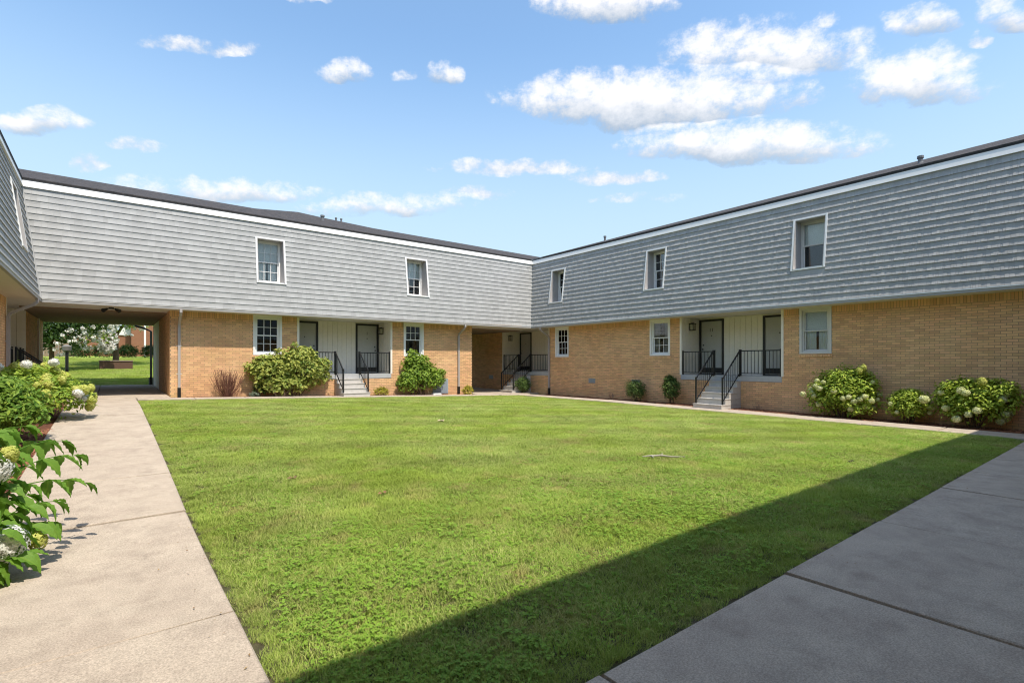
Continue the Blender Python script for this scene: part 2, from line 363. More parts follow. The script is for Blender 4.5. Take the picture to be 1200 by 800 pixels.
def bricks(w, P, a0, a1, z0, z1, ops, wallobj, singles=0, see=None, soldier=True):
    """Every brick its own box, joints recessed; those that show largest are objects, the rest one part."""
    fld = MB(); cand = []
    ztop = z1-.205 if soldier else z1
    def one(l, r, zz, zt):
        dd = random.uniform(-.0012, .0012)+.006
        p = [P(l,-.03,zz),P(r,-.03,zz),P(r,-.03,zt),P(l,-.03,zt),P(l,dd,zz),P(r,dd,zz),P(r,dd,zt),P(l,dd,zt)]
        fld.add(p, [(4,5,6,7),(0,1,5,4),(1,2,6,5),(2,3,7,6),(3,0,4,7)])
    row = 0; z = ztop-math.floor((ztop-z0)/CH)*CH
    while z+CH <= ztop+.001:
        zm = z+CH/2; iv = [(a0, a1)]
        for o in ops:
            if o[2] < zm < o[3]:
                nx = []
                for l, r in iv:
                    if o[1] <= l or o[0] >= r: nx.append((l, r)); continue
                    if o[0] > l: nx.append((l, o[0]))
                    if o[1] < r: nx.append((o[1], r))
                iv = nx
        off = (row % 2)*BL/2
        for l, r in iv:
            k = math.floor((l-off)/BL); a = k*BL+off
            while a < r:
                s, e = max(a, l), min(a+BL-JT, r)
                if e-s > .035:
                    if singles and e-s > .2 and see(s, z): cand.append((s, z))
                    else: one(s, e, z, z+CH-JT)
                a += BL
        z += CH; row += 1
    if soldier:
        a = a0
        while a < a1:
            e = min(a+CH-JT, a1)
            if e-a > .03 and not any(o[0]-.02 < (a+e)/2 < o[1]+.02 and o[3] > ztop+.1 for o in ops): one(a, e, ztop, z1-.014)
            a += CH
    if singles:
        cand.sort(key=lambda c: (Vector(P(c[0], 0, c[1]))-Vector((0,0,H))).length)
        global BRICK_ME
        for (s, zz) in cand[singles:]: one(s, s+BL-JT, zz, zz+CH-JT)
        base = Vector(P(0,0,0))
        m = MB(); p = [Vector(P(aa,dd_,zz))-base for dd_ in (-.03, .006) for aa, zz in ((0,0),(BL-JT,0),(BL-JT,CH-JT),(0,CH-JT))]
        m.add(p, [(4,5,6,7),(0,1,5,4),(1,2,6,5),(2,3,7,6),(3,0,4,7)])
        me = m.mesh('brick'); me.materials.append(M_BRICK)
        for s, zz in cand[:singles]: inst('brick', me, wallobj, Vector(P(s, random.uniform(-.0012,.0012), zz)))
    obj('brick_courses', fld, M_BRICK, wallobj, kind='stuff')

def shakes(w, amin, amax, ops, mobj, wid, singles=0, see=None, nrow=17, pv=(.018, .026)):
    ex = (ZM-ZE)/nrow; fld = MB(); cand = []
    def shake(b, a, e, z, p):
        P = w.P; z1 = z+ex+.004; zm = z+ex*.48
        d = lambda q: dz(q)
        v = []
        for aa in (a, e): v += [P(aa,d(z)+.002,z),P(aa,d(z)+p,z),P(aa,d(zm)+p*.12,zm),P(aa,d(z1)+.002,z1)]
        b.add(v, [(0,1,2,3),(4,7,6,5),(0,4,5,1),(1,5,6,2),(2,6,7,3)])
    for k in range(nrow):
        z = ZE+k*ex; zm = z+ex/2
        lo, hi = amin(z), amax(z); iv = [(lo, hi)]
        for o in ops:
            if o[2] < z+ex*.9 and o[3] > z+ex*.1:
                nx = []
                for l, r in iv:
                    if o[1] <= l or o[0] >= r: nx.append((l, r)); continue
                    if o[0] > l: nx.append((l, o[0]))
                    if o[1] < r: nx.append((o[1], r))
                iv = nx
        for l, r in iv:
            a = l
            while a < r-.01:
                wd = random.uniform(*wid)
                e = min(a+wd, r)
                if r-e < .04: e = r
                p = random.uniform(*pv)
                if singles and see(a, z): cand.append((a, e-.003, z, p))
                else: shake(fld, a, e-.003, z, p)
                a = e
    if singles:
        cand.sort(key=lambda c: (Vector(w.P(c[0], 0, c[2]))-Vector((0,0,H))).length)
        for c in cand[singles:]: shake(fld, *c)
        for c in cand[:singles]:
            m = MB(); shake(m, *c); obj('shingle', m, M_SHAKE, mobj)
    obj('shingle_courses', fld, M_SHAKE, mobj, kind='stuff')

def sashes(w, wp, a0, a1, d, z0, z1, lower=False, grids=(True, True), back='dark', frame=M_WHITE):
    """Double-hung window: frame, two sashes with rails, muntins, panes; blind or curtain behind."""
    fw = .045; zm = (z0+z1)/2
    b = MB(); w.box(b,a0,a0+fw,d-.09,d+.012,z0,z1); w.box(b,a1-fw,a1,d-.09,d+.012,z0,z1)
    w.box(b,a0+fw,a1-fw,d-.09,d+.010,z1-fw,z1); w.box(b,a0+fw,a1-fw,d-.09,d+.014,z0,z0+fw)
    obj('window_frame', b, frame, wp)
    for i, (s0, s1, dd) in enumerate(((z0+fw, zm+.02, d-.055), (zm-.02, z1-fw, d-.02))):
        r = .038; l0, l1 = a0+fw, a1-fw
        b = MB(); w.box(b,l0,l0+r,dd-.03,dd,s0,s1); w.box(b,l1-r,l1,dd-.03,dd,s0,s1); w.box(b,l0+r,l1-r,dd-.03,dd-.001,s0,s0+r); w.box(b,l0+r,l1-r,dd-.03,dd-.001,s1-r,s1)
        if grids[i]:
            pw = (l1-l0-2*r)/3
            for k in (1, 2): w.box(b,l0+r+pw*k-.009,l0+r+pw*k+.009,dd-.024,dd-.004,s0+r,s1-r)
            zc = (s0+s1)/2
            for k in range(3): w.box(b,l0+r+pw*k+(.009 if k else 0),l0+r+pw*(k+1)-(.009 if k < 2 else 0),dd-.024,dd-.004,zc-.009,zc+.009)
        so = obj('sash', b, frame, wp)
        if grids[i]:
            for k in range(3):
                for q in range(2):
                    b = MB(); zz0, zz1 = (s0+r, zc-.009) if q == 0 else (zc+.009, s1-r)
                    w.box(b,l0+r+pw*k+(.009 if k else 0),l0+r+pw*(k+1)-(.009 if k < 2 else 0),dd-.017,dd-.013,zz0,zz1); obj('pane', b, M_GLASS, wp)
        else:
            b = MB(); w.box(b,l0+r,l1-r,dd-.017,dd-.013,s0+r,s1-r); obj('pane', b, M_GLASS, wp)
    b = MB(); w.box(b,a0-.02,a1+.02,d-.60,d-.58,z0-.02,z1+.02); w.box(b,a0-.02,a0-.001,d-.58,d-.09,z0-.02,z1+.02); w.box(b,a1+.001,a1+.02,d-.58,d-.09,z0-.02,z1+.02)
    w.box(b,a0-.001,a1+.001,d-.58,d-.09,z0-.02,z0-.001); w.box(b,a0-.001,a1+.001,d-.58,d-.09,z1+.001,z1+.02)
    obj('dark_interior', b, M_DARK, wp)
    if 'blind' in back:                                   # slatted blind over the upper half
        b = MB(); lo = zm if 'half' in back else z0+.1; z = z1-.06
        while z > lo: 
            w.hexa_s = None
            P = w.P; b.hexa([P(a0+.05,d-.102,z-.022),P(a1-.05,d-.102,z-.022),P(a1-.05,d-.100,z-.022),P(a0+.05,d-.100,z-.022),P(a0+.05,d-.098,z),P(a1-.05,d-.098,z),P(a1-.05,d-.096,z),P(a0+.05,d-.096,z)])
            z -= .024
        obj('blind', b, M_BLIND, wp)
    if 'curtain' in back:
        b = MB(); n = 40; lo, hi = z0+.05, (zm if 'half' in back else z1-.05)
        gap = .035 if 'blind' in back else .10
        for l, r in ((a0+.05, (a0+a1)/2-gap), ((a0+a1)/2+gap, a1-.05)):
            o = len(b.v)
            for i in range(n+1):
                t = i/n; aa = l+(r-l)*t; dd = d-.14+.022*math.sin(t*38)
                b.v += [w.P(aa,dd,lo),w.P(aa,dd,hi)]
            for i in range(n): b.f.append((o+2*i,o+2*i+2,o+2*i+3,o+2*i+1))
        obj('curtain', b, M_CURTAIN if 'dark' in back else M_BLIND, wp, fix=False, smooth=True)

def part_root(name, w):
    o = bpy.data.objects.new(name, None); COL.objects.link(o); o.parent = w.o; ORG[o.name] = ORG[w.o.name]; return o
def low_window(w, a0, a1, z0=1.93, z1=3.372, **k):
    wp = part_root('window', w)
    b = MB(); t = .07                                      # casing proud of the brick
    w.box(b,a0,a0+t,-.02,.026,z0,z1); w.box(b,a1-t,a1,-.02,.026,z0,z1); w.box(b,a0+t,a1-t,-.02,.024,z1-t,z1); w.box(b,a0+t,a1-t,-.02,.030,z0,z0+t*.8)
    obj('casing', b, k.pop('casing', M_WHITE), wp)
    sashes(w, wp, a0+t, a1-t, -.035, z0+t*.8, z1-t, **k)
    b = MB(); n = 14                                       # rowlock sill of bricks on edge
    for i in range(n):
        l = a0-.03+(a1-a0+.06)*i/n; r = a0-.03+(a1-a0+.06)*(i+1)/n-.008; P = w.P
        b.hexa([P(l,-.05,z0-.10),P(r,-.05,z0-.10),P(r,.035,z0-.10),P(l,.035,z0-.10),P(l,-.05,z0-.012),P(r,-.05,z0-.012),P(r,.035,z0-.03),P(l,.035,z0-.03)])
    obj('brick_sill', b, M_BRICK, wp)
def up_window(w, a0, a1, z0=4.50, z1=6.14, dw=-.12, **k):
    wp = part_root('window', w); P = w.P; t = .05
    def prism(b, a, e, pts):
        b.v += [P(a, d, z) for d, z in pts]+[P(e, d, z) for d, z in pts]; n = len(pts); o = len(b.v)-2*n
        b.f.append(tuple(o+i for i in range(n))); b.f.append(tuple(o+n+i for i in range(n))[::-1])
        for i in range(n): b.f.append((o+i, o+(i+1) % n, o+n+(i+1) % n, o+n+i))
    pr = .036
    for a in (a0+t, a1-t-.02):                             # liner boards from the slope back to the window
        b = MB(); prism(b, a, a+.02, [(dw-.09,z0+t),(dz(z0+t)+pr*.9,z0+t),(dz(z1-t)+pr*.9,z1-t),(dw-.09,z1-t)])
        obj('reveal', b, M_REVEAL_SHADE, wp)
    b = MB(); prism(b, a0+t+.02, a1-t-.02, [(dw-.09,z1-t-.02),(dz(z1-t)+pr*.8,z1-t-.02),(dz(z1-t)+pr*.8,z1-t),(dw-.09,z1-t)])
    obj('head_board', b, M_REVEAL_SHADE, wp)
    b = MB(); prism(b, a0+t+.02, a1-t-.02, [(dw-.09,z0+t-.02),(dz(z0)+pr*.85,z0+t-.03),(dz(z0)+pr*.85,z0+t),(dw-.09,z0+t+.04)])
    obj('sill', b, M_WHITE, wp)
    b = MB()                                               # casing boards lying on the slope
    def cas(aa, ee, za, zb, q):
        b.hexa([P(aa,dz(za)-.01,za),P(ee,dz(za)-.01,za),P(ee,dz(za)+q,za),P(aa,dz(za)+q,za),P(aa,dz(zb)-.01,zb),P(ee,dz(zb)-.01,zb),P(ee,dz(zb)+q,zb),P(aa,dz(zb)+q,zb)])
    cas(a0,a0+t,z0,z1,pr); cas(a1-t,a1,z0,z1,pr); cas(a0+t,a1-t,z1-t,z1,pr-.002); cas(a0+t,a1-t,z0,z0+t-.031,pr-.002)
    obj('casing', b, M_WHITE, wp)
    sashes(w, wp, a0+t+.02, a1-t-.02, dw, z0+t+.045, z1-t-.02, **k)

def build_shell(w, amin, amax, singles_b, singles_s, see_b, see_s, plain=False, ba0=None, ba1=None, sid=(.035, .115), pv=(.0185, .0305)):
    for_sheath = w.up
    # wall core in mortar, bricks on it
    b = MB()
    for l, r, z0, z1 in split(w.a0, w.a1, -.4, ZS, w.open): w.box(b, l, r, -.25, 0, z0, z1)
    wall = obj('wall', b, M_MORTAR if not plain else M_BRICK, w.o)
    if not plain: bricks(w, w.P, ba0 if ba0 is not None else w.a0, ba1 if ba1 is not None else w.a1, -.25, ZS, w.open, wall, singles_b, see_b)
    # sloped shingle face
    b = MB(); P = w.P
    for l, r, z0, z1 in split(amin(ZE)-50, amax(ZE)+50, ZE, ZM, w.up):
        q = []
        for dd in (-.05, 0):
            for z in (z0, z1):
                q.append([P(max(min(l, amax(z)), amin(z)), dz(z)+dd, z), P(max(min(r, amax(z)), amin(z)), dz(z)+dd, z)])
        b.hexa([q[0][0],q[0][1],q[2][1],q[2][0],q[1][0],q[1][1],q[3][1],q[3][0]])
    man = obj('mansard', b, M_SHAKE, w.o)
    if not plain: shakes(w, amin, amax, w.up, man, sid, singles_s, see_s, pv=pv)
    # white fascia under the roof edge, dark drip edge
    def band(d0, d1, z0, z1, name, m, parent=w.o, lean=0.0):
        b = MB(); l0, l1, r0, r1 = amin(0, d0), amin(0, d1), amax(0, d0), amax(0, d1); d2 = d1-lean; l2, r2 = amin(0, d2), amax(0, d2)
        b.hexa([P(l0,d0,z0),P(r0,d0,z0),P(r1,d1,z0),P(l1,d1,z0),P(l0,d0,z1),P(r0,d0,z1),P(r2,d2,z1),P(l2,d2,z1)])
        return obj(name, b, m, parent)
    band(DT-.1, DT+.050, ZM-.005, ZF, 'fascia', M_WHITE, lean=.034)
    band(DT-.1, DT+.024, ZF+.002, ZF+.045, 'drip_edge', M_ROOFEDGE)
    gt = band(DE-.02, DE+.040, ZS-.015, ZE-.018, 'gutter', M_GUTTER)
    band(DE+.041, DE+.051, ZE-.034, ZE-.016, 'gutter_lip', M_TRIM, gt)
    band(.002, DE-.021, ZS-.012, ZS+.01, 'soffit', M_SOFFIT)
def roof(w, a0, a1, ar0, ar1, ridge, dr=-4.75):
    """front slope up to the ridge line (list of a, z) and a back slope."""
    P = w.P; b = MB(); zE = ZF+.047; dE = DT+.030; n = len(ridge)
    for i in range(n-1):
        t0, t1 = i/(n-1), (i+1)/(n-1); e0, e1 = a0+(a1-a0)*t0, a0+(a1-a0)*t1
        (r0, h0), (r1, h1) = ridge[i], ridge[i+1]
        for o in (0,):
            b.add([P(e0,dE,zE),P(e1,dE,zE),P(r1,dr,h1),P(r0,dr,h0),P(e0,dE,zE+.03),P(e1,dE,zE+.03),P(r1,dr,h1+.03),P(r0,dr,h0+.03)],
                  [(0,3,2,1),(4,5,6,7),(0,1,5,4),(2,3,7,6)]+([(3,0,4,7)] if i == 0 else [])+([(1,2,6,5)] if i == n-2 else []))
        b.add([P(r0,dr-.001,h0+.03),P(r1,dr-.001,h1+.03),P(e1,dr*2-.2,zE),P(e0,dr*2-.2,zE)], [(0,1,2,3)])
    return obj('roof', b, M_ROOF, w.o)
M_PIPE = mat('vent_metal', (.16, .16, .165), .5, var=.1, scale=6)
def vent_pipe(w, rf, a, d, z0, hh, r=.05):
    b = MB(); P = w.P; b.tube([P(a,d,z0-.3), P(a,d,z0+hh)], r, 10); b.tube([P(a,d,z0-.1), P(a,d,z0+.06)], [r*2.0, r*1.1], 10); b.tube([P(a,d,z0+hh-.07),P(a,d,z0+hh)], r*1.35, 10)
    obj('vent_pipe', b, M_PIPE, rf)
M_SPOUT = mat('downspout_metal', (.40, .365, .345), .5, var=.06, scale=3)
def downspout(w, a, zg, bend=.62, name='downspout', m=M_SPOUT, boot=True, d1=.06, side=0.0):
    b = MB(); P = w.P
    b.tube([P(a+side,bend,ZS+.02),P(a+side,bend,ZS-.10),P(a+side*.9,bend-.06,ZS-.17),P(a,d1+.05,ZS-.42),P(a,d1,ZS-.52),P(a,d1,zg+.35)], .052, 4)
    ds = obj(name, b, m, w.o)
    if boot:
        b = MB(); b.tube([P(a,d1,zg+.36),P(a,d1,zg+.02)], .066, 4); obj('boot', b, M_BLACK, ds)
    b = MB()
    for z in (zg+.8, 2.2): w.box(b, a-.07, a+.07, .008, .02, z, z+.03)
    obj('strap', b, M_TRIM, ds)

def porch(w, a0, a1, zf, doors, s0, s1, nris, zg, cheek=True, rail_mb=None, numeral=None):
    P = w.P; D = -1.2; zt = ZS
    fl = MB(); w.box(fl, a0+.002, a1-.002, D-.1, .02, zf-.18, zf); obj('porch_floor', fl, M_SLABP, w.o)
    b = MB(); w.box(b, a0-.05, a1+.05, D-.2, .0-.26, zt-.001, zt+.05); w.box(b, a0, a1, -.26, -.002, zt-.003, zt+.04); obj('porch_ceiling', b, M_SOFFIT, w.o)
    b = MB(); w.box(b, a0-.22, a1+.22, D-.24, D-.034, zf-.2, zt); w.box(b, a0-.22, a0, D-.034, -.252, zf-.2, zt); w.box(b, a1, a1+.22, D-.034, -.252, zf-.2, zt)
    pw = obj('porch_wall', b, M_SIDING, w.o)
    def board(l, r, zz0, zz1):
        b = MB(); w.box(b, l+.004, r-.004, D-.034, D+random.uniform(-.001,.001), zz0, zz1); obj('siding_board', b, M_SIDING, pw)
    def run(l, r, zz0):
        n = max(1, round((r-l)/.2))
        for i in range(n): board(l+(r-l)*i/n, l+(r-l)*(i+1)/n, zz0, zt-.004)
    edges = [a0+.03]+[x for d in sorted(doors) for x in (d[0], d[1])]+[a1-.03]
    for l, r in zip(edges[::2], edges[1::2]):
        if r-l > .05: run(l, r, zf)
    for d in doors: run(d[0], d[1], zf+2.13)
    for aa, bb in ((a0+.001, a0+.03), (a1-.03, a1-.001)):   # side cheeks
        n = 6
        for i in range(n):
            b = MB(); d0 = D+(-.0-D)*i/n; d1 = D+(-.0-D)*(i+1)/n
            w.box(b, aa, bb+0, d0+.004, min(d1-.004, -.012), zf, zt-.004); obj('siding_board', b, M_SIDING, pw)
    for aa, bb in ((a0-.05, a0+.03), (a1-.03, a1+.05)):
        b = MB(); w.box(b, aa, bb, -.011, .012, zf-.0, zt-.016); obj('corner_trim', b, M_SIDING, w.o)
    for d in doors:                                          # black framed doors
        l, r, kn = d; ft = .075
        fr = MB(); w.box(fr,l,l+ft,D-.03,D+.03,zf,zf+2.13); w.box(fr,r-ft,r,D-.03,D+.03,zf,zf+2.13); w.box(fr,l+ft,r-ft,D-.03,D+.028,zf+2.13-ft,zf+2.13); w.box(fr,l+ft,r-ft,D-.03,D+.032,zf,zf+.035)
        do = obj('door', fr, M_BLACK, w.o)
        b = MB(); w.box(b,l+ft,r-ft,D-.032,D-.010,zf+.035,zf+2.13-ft); obj('door_leaf', b, M_DOOR, do)
        b = MB(); w.box(b,l+ft+.01,r-ft-.01,D-.010,D-.002,zf+.06,zf+.26); obj('kick_plate', b, M_BLACK, do)
        ka = l+ft+.09 if kn < 0 else r-ft-.09
        b = MB(); b.tube([P(ka,D-.010,zf+.98),P(ka,D+.03,zf+.98),P(ka,D+.045,zf+.98),P(ka,D+.07,zf+.98)], [.012,.012,.032,.026], 10); obj('knob', b, M_BLACK, do)
        b = MB(); b.tube([P(ka,D-.010,zf+1.14),P(ka,D+.012,zf+1.14)], .028, 10); obj('deadbolt', b, M_BLACK, do)
        b = MB(); b.tube([P((l+r)/2,D-.010,zf+1.50),P((l+r)/2,D+.006,zf+1.50)], .022, 10); obj('peephole', b, M_BLACK, do)
    # steps
    rise = (zf-zg)/nris; tr = .248; nt = nris-1; st = None
    se = part_root('stairs', w)
    for k in range(nt):
        b = MB(); dd = .024+tr*(nt-k)
        w.box(b, s0, s1, .024, dd, zg-.1 if k == 0 else zg+k*rise, zg+(k+1)*rise-.028)
        w.box(b, s0-.012, s1+.012, .024, dd+.02, zg+(k+1)*rise-.028, zg+(k+1)*rise-.0005)
        obj('step', b, M_CONC2, se)
    Dp = .024+tr*nt
    # railings
    def rail(pts, name='railing'):
        """pts: list of two (a, d, z floor) ends; posts at both ends, balusters between."""
        (aa, da, za), (ab, db, zb) = pts; hh = .86
        re = part_root(name, w)
        for (a_, d_, z_) in pts:
            b = MB(); w.box(b, a_-.022, a_+.022, d_-.022, d_+.022, z_-(.02), z_+hh+.05); obj('post', b, M_BLACK, re)
        for off, nm, th in ((hh, 'handrail', .02), (.09, 'bottom_rail', .014)):
            b = MB(); b.tube([P(aa,da,za+off),P(ab,db,zb+off)], th*1.3, 4); obj(nm, b, M_BLACK, re)
        ln = math.hypot(ab-aa, db-da); n = max(2, round(ln/.125))
        for i in range(1, n):
            t = i/n; a_ = aa+(ab-aa)*t; d_ = da+(db-da)*t; z_ = za+(zb-za)*t
            b = MB(); b.tube([P(a_,d_,z_+.09),P(a_,d_,z_+hh-.01)], .011, 4); obj('baluster', b, M_BLACK, re)
    rail([(a0+.06,-.04,zf),(s0+.03,-.04,zf)]); rail([(s1-.03,-.04,zf),(a1-.06,-.04,zf)])
    for a_ in (s0+.03, s1-.03): rail([(a_,.04,zf-.0),(a_,Dp-.12,zg+rise)])

def lantern(loc, out, label):
    """square black wall lantern; out = unit vector away from its wall."""
    o = root('wall_lantern', loc, label, 'wall light', 'wall lanterns in the porches'); L_ = Vector(loc); out = Vector(out); sd = Vector((-out.y, out.x, 0)); up = Vector((0,0,1))
    def bx(c0, s, name, m):
        c = L_+out*c0[0]+up*c0[1]; b = MB(); p = []
        for z in (-1, 1):
            for x, y in ((-1,-1),(1,-1),(1,1),(-1,1)): p.append(c+out*(x*s[0])+sd*(y*s[1])+up*(z*s[2]))
        b.hexa(p); obj(name, b, m, o)
    bx((.015, 0), (.014,.07,.09), 'back_plate', M_BLACK); bx((.07,.02), (.04,.02,.015), 'arm', M_BLACK)
    bx((.14,.135), (.10,.10,.014), 'cap', M_BLACK); bx((.14,.16), (.05,.05,.012), 'finial', M_BLACK)
    bx((.14,-.115), (.085,.085,.012), 'base', M_BLACK); bx((.14,.005), (.062,.062,.105), 'glass_body', M_LAMPGLASS)
    for x in (-1, 1):
        for y in (-1, 1):
            c = L_+out*(.14+x*.072)+sd*(y*.072); b = MB(); b.tube([c+up*-.105, c+up*.122], .012, 4); obj('bar', b, M_BLACK, o)

XR, YB, XL, YF = 17.2, 20.25, -2.14, -1.1
def mk(lo, hi):                                            # mitred ends: position along the wing for a given height or offset
    amin = (lambda z, d=None: lo(dz(z) if d is None else d)); amax = (lambda z, d=None: hi(dz(z) if d is None else d)); return amin, amax
# ---- shaded wing on the long side
wr = Wing('y', XR, -1, -.93, 28.4, 'apartment wing in shade with slate blue shingled mansard over a long tan brick wall', (XR, 9.6, 0))
PR = [(7.75, 11.5, 1.02, ZS), (19.0, 22.8, 1.02, ZS)]
wl = [(6.29, 7.21, 1.93, 3.375), (11.98, 12.93, 1.93, 3.375), (17.6, 18.52, 1.93, 3.375)]
wr.open = PR+wl
uw = [(6.30, 7.28), (11.95, 12.90), (17.55, 18.50)]
wr.up = [(a, b_, 4.50, 6.14) for a, b_ in uw]
build_shell(wr, *mk(lambda d: YF+d, lambda d: YB-d), 300, 300, lambda a, z: a > 1.9 and z > .0, lambda a, z: a > 1.7, ba0=-.2, ba1=26.5)
rf = roof(wr, YF+DT, YB-DT-.056, YF-4.75, YB+4.75, [(YF-4.75, 8.57), (2.7, 8.58), (10, 8.56), (17, 8.52), (YB+4.75, 8.44)])
vent_pipe(wr, rf, 4.42, -1.2, 7.36, .24, .06); vent_pipe(wr, rf, 16.4, -1.2, 7.34, .28, .05)
low_window(wr, *wl[0][:2], grids=(False, False), back='blind half curtain', frame=M_TRIM, casing=M_TRIM)
low_window(wr, *wl[1][:2], grids=(True, False), back='dark curtain')
low_window(wr, *wl[2][:2])
up_window(wr, *uw[0], grids=(False, False), back='blind half', frame=M_TRIM); up_window(wr, *uw[1]); up_window(wr, *uw[2])
porch(wr, 7.75, 11.5, 1.2, [(10.44, 11.46, 1), (7.79, 8.95, -1)], 9.13, 10.17, 6, .06)
porch(wr, 19.0, 22.8, 1.2, [(21.75, 22.76, 1), (19.04, 20.04, -1)], 20.38, 21.42, 6, .08)
downspout(wr, 18.93, .05)
# ---- sunlit wing at the far end
wb = Wing('x', YB, -1, 1.57, 13.45, 'sunlit apartment wing with pale grey shingled mansard above tan brick and two open passages', (7.5, YB, 0))
wlb = [(4.06, 5.03, 1.93, 3.375), (9.94, 10.90, 1.93, 3.375)]
wb.open = [(5.62, 9.37, 1.02, ZS)]+wlb
uwb = [(4.08, 5.07), (9.88, 10.93)]
wb.up = [(a, b_, 4.48, 6.14) for a, b_ in uwb]
build_shell(wb, *mk(lambda d: XL+d, lambda d: XR-d), 300, 300, lambda a, z: z > .3, lambda a, z: True, sid=(.10, .24), pv=(.0175, .0205))
rf = roof(wb, XL+DT, XR-DT-.056, XL-4.75, XR+4.75, [(XL-4.75, 8.46), (5.9, 8.46), (6.9, 8.63), (8.2, 8.56), (10.6, 8.47), (XR+4.75, 8.42)])
vent_pipe(wb, rf, 7.35, -2.6, 7.75, .35, .07); vent_pipe(wb, rf, 8.5, -4.2, 8.3, .25, .04); vent_pipe(wb, rf, 8.75, -4.2, 8.3, .25, .04)
low_window(wb, *wlb[0][:2]); low_window(wb, *wlb[1][:2], grids=(False, True))
up_window(wb, *uwb[0], z0=4.48, grids=(True, True), back='blind half curtain'); up_window(wb, *uwb[1], z0=4.48, back='blind half')
porch(wb, 5.62, 9.37, 1.2, [(5.66, 6.72, 1), (8.30, 9.32, 1)], 6.98, 8.02, 5, .33)
downspout(wb, 1.82, .47); downspout(wb, 12.68, .2, side=.0)
# passage walls, ceilings and back wall of this wing
def passage_wall(x, sg, y0, y1, y2):
    b = MB(); x1 = x-sg*.25; b.box(min(x,x1), max(x,x1), y0+.26, y1, -.4, ZS); 
    pw = obj('end_wall', b, M_MORTAR, wb.o)
    bricks(wb, lambda a, d, z: (x+sg*d, a, z), y0+.004, y1, -.25, ZS, [], pw, soldier=False)
    b = MB(); b.box(min(x,x1)+(.01 if sg > 0 else 0), max(x,x1), y1+.001, y2, -.4, ZS); obj('end_wall', b, M_SIDING, wb.o)
passage_wall(1.57, -1, YB, 24.9, 28.4); passage_wall(13.45, 1, YB, 28.4, 28.5)
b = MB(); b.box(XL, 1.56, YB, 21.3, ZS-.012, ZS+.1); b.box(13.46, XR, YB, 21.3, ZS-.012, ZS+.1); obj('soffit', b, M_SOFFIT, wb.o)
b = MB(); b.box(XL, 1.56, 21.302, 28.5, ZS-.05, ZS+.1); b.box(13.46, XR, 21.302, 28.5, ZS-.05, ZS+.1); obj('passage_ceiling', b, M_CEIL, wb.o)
b = MB(); b.box(1.57, 13.45, 28.2, 28.4, -.4, ZS-.001); b.box(XL-6, XR+6, 28.5, 28.7, ZS+.1, 6.8); obj('rear_wall', b, M_BRICK, wb.o)
b = MB(); b.tube([(.9,28.75,ZS-.06),(1.2,28.75,ZS-.14),(1.50,28.62,ZS-.30),(1.50,28.62,.95)], .045, 6); b.tube([(1.50,28.62,.98),(1.50,28.62,.6)], .09, 6); obj('downspout', b, M_BLACK, wb.o)
# ---- wing along the near path
wn = Wing('y', XL, 1, -.93, 28.4, 'apartment wing cut by the frame edge, its shingled mansard over a bed of hydrangeas', (XL, 9.6, 0))
wn.open = [(18.9, 22.8, 1.02, ZS)]
wn.up = [(17.20, 18.20, 4.50, 6.14), (11.9, 12.9, 4.5, 6.14)]
build_shell(wn, *mk(lambda d: YF+d, lambda d: YB-d), 0, 300, None, lambda a, z: a > 12.5, ba0=9, sid=(.12, .26), pv=(.0175, .0205))
up_window(wn, 17.2, 18.2); up_window(wn, 11.9, 12.9)
roof(wn, YF+DT, YB-DT-.056, YF-4.75, YB+4.75, [(YF-4.75, 8.5), (YB+4.75, 8.5)])
porch(wn, 18.9, 22.8, 1.2, [(21.7, 22.7, 1), (19.0, 20.0, -1)], 20.3, 21.3, 4, .52)
downspout(wn, 18.72, .5)
b = MB(); b.box(XL-.02, XL+.06, 26.3, 26.42, .5, ZS-.01); obj('corner_post', b, M_SIDING, wn.o)
for xx in ((XL, 1), ):
    P = wn.P; b = MB()
    b.hexa([(XL+dz(ZE)-.0,YB-dz(ZE)-.045,ZE),(XL+dz(ZE)+.045,YB-dz(ZE)-.045,ZE),(XL+dz(ZE)+.045,YB-dz(ZE),ZE),(XL+dz(ZE),YB-dz(ZE),ZE),
            (XL+dz(ZM),YB-dz(ZM)-.045,ZM-.01),(XL+dz(ZM)+.045,YB-dz(ZM)-.045,ZM-.01),(XL+dz(ZM)+.045,YB-dz(ZM),ZM-.01),(XL+dz(ZM),YB-dz(ZM),ZM-.01)])
    obj('corner_board', b, M_SHAKE, wb.o)
# ---- wing behind the viewer, which shades the near path
wf = Wing('x', YF, 1, XL, XR, 'apartment wing closing the court behind the viewer, shading the front path', (7.5, YF, 0))
build_shell(wf, *mk(lambda d: XL+d, lambda d: XR-d), 0, 0, None, None, plain=True)
roof(wf, XL+DT, XR-DT-.056, XL-4.75, XR+4.75, [(XL-4.75, 8.5), (XR+4.75, 8.5)])
# crawl space vents, access panel
def crawl_vent(P, a, z, par):
    b = MB(); p = lambda a0, a1, d0, d1, z0, z1: b.hexa([P(a0,d0,z0),P(a1,d0,z0),P(a1,d1,z0),P(a0,d1,z0),P(a0,d0,z1),P(a1,d0,z1),P(a1,d1,z1),P(a0,d1,z1)])
    p(a-.2,a+.2,.007,.016,z,z+.19); p(a-.21,a+.21,.007,.03,z+.19,z+.21)
    for i in range(5): p(a-.17,a+.17,.016,.026,z+.02+i*.033,z+.035+i*.033)
    obj('crawl_vent', b, M_GREYBOX, par)
for a in (16.1, 13.64, 23.9): crawl_vent(wr.P, a, .74, wr.o)
b = MB(); wb.box(b, 11.35, 12.14, .007, .03, .27, .92); pa = obj('access_panel', b, M_GREYBOX, wb.o)
b = MB()
for i in range(13): wb.box(b, 11.40+i*.055, 11.43+i*.055, .030, .045, .31, .88)
obj('louvre', b, M_GREYBOX, pa)
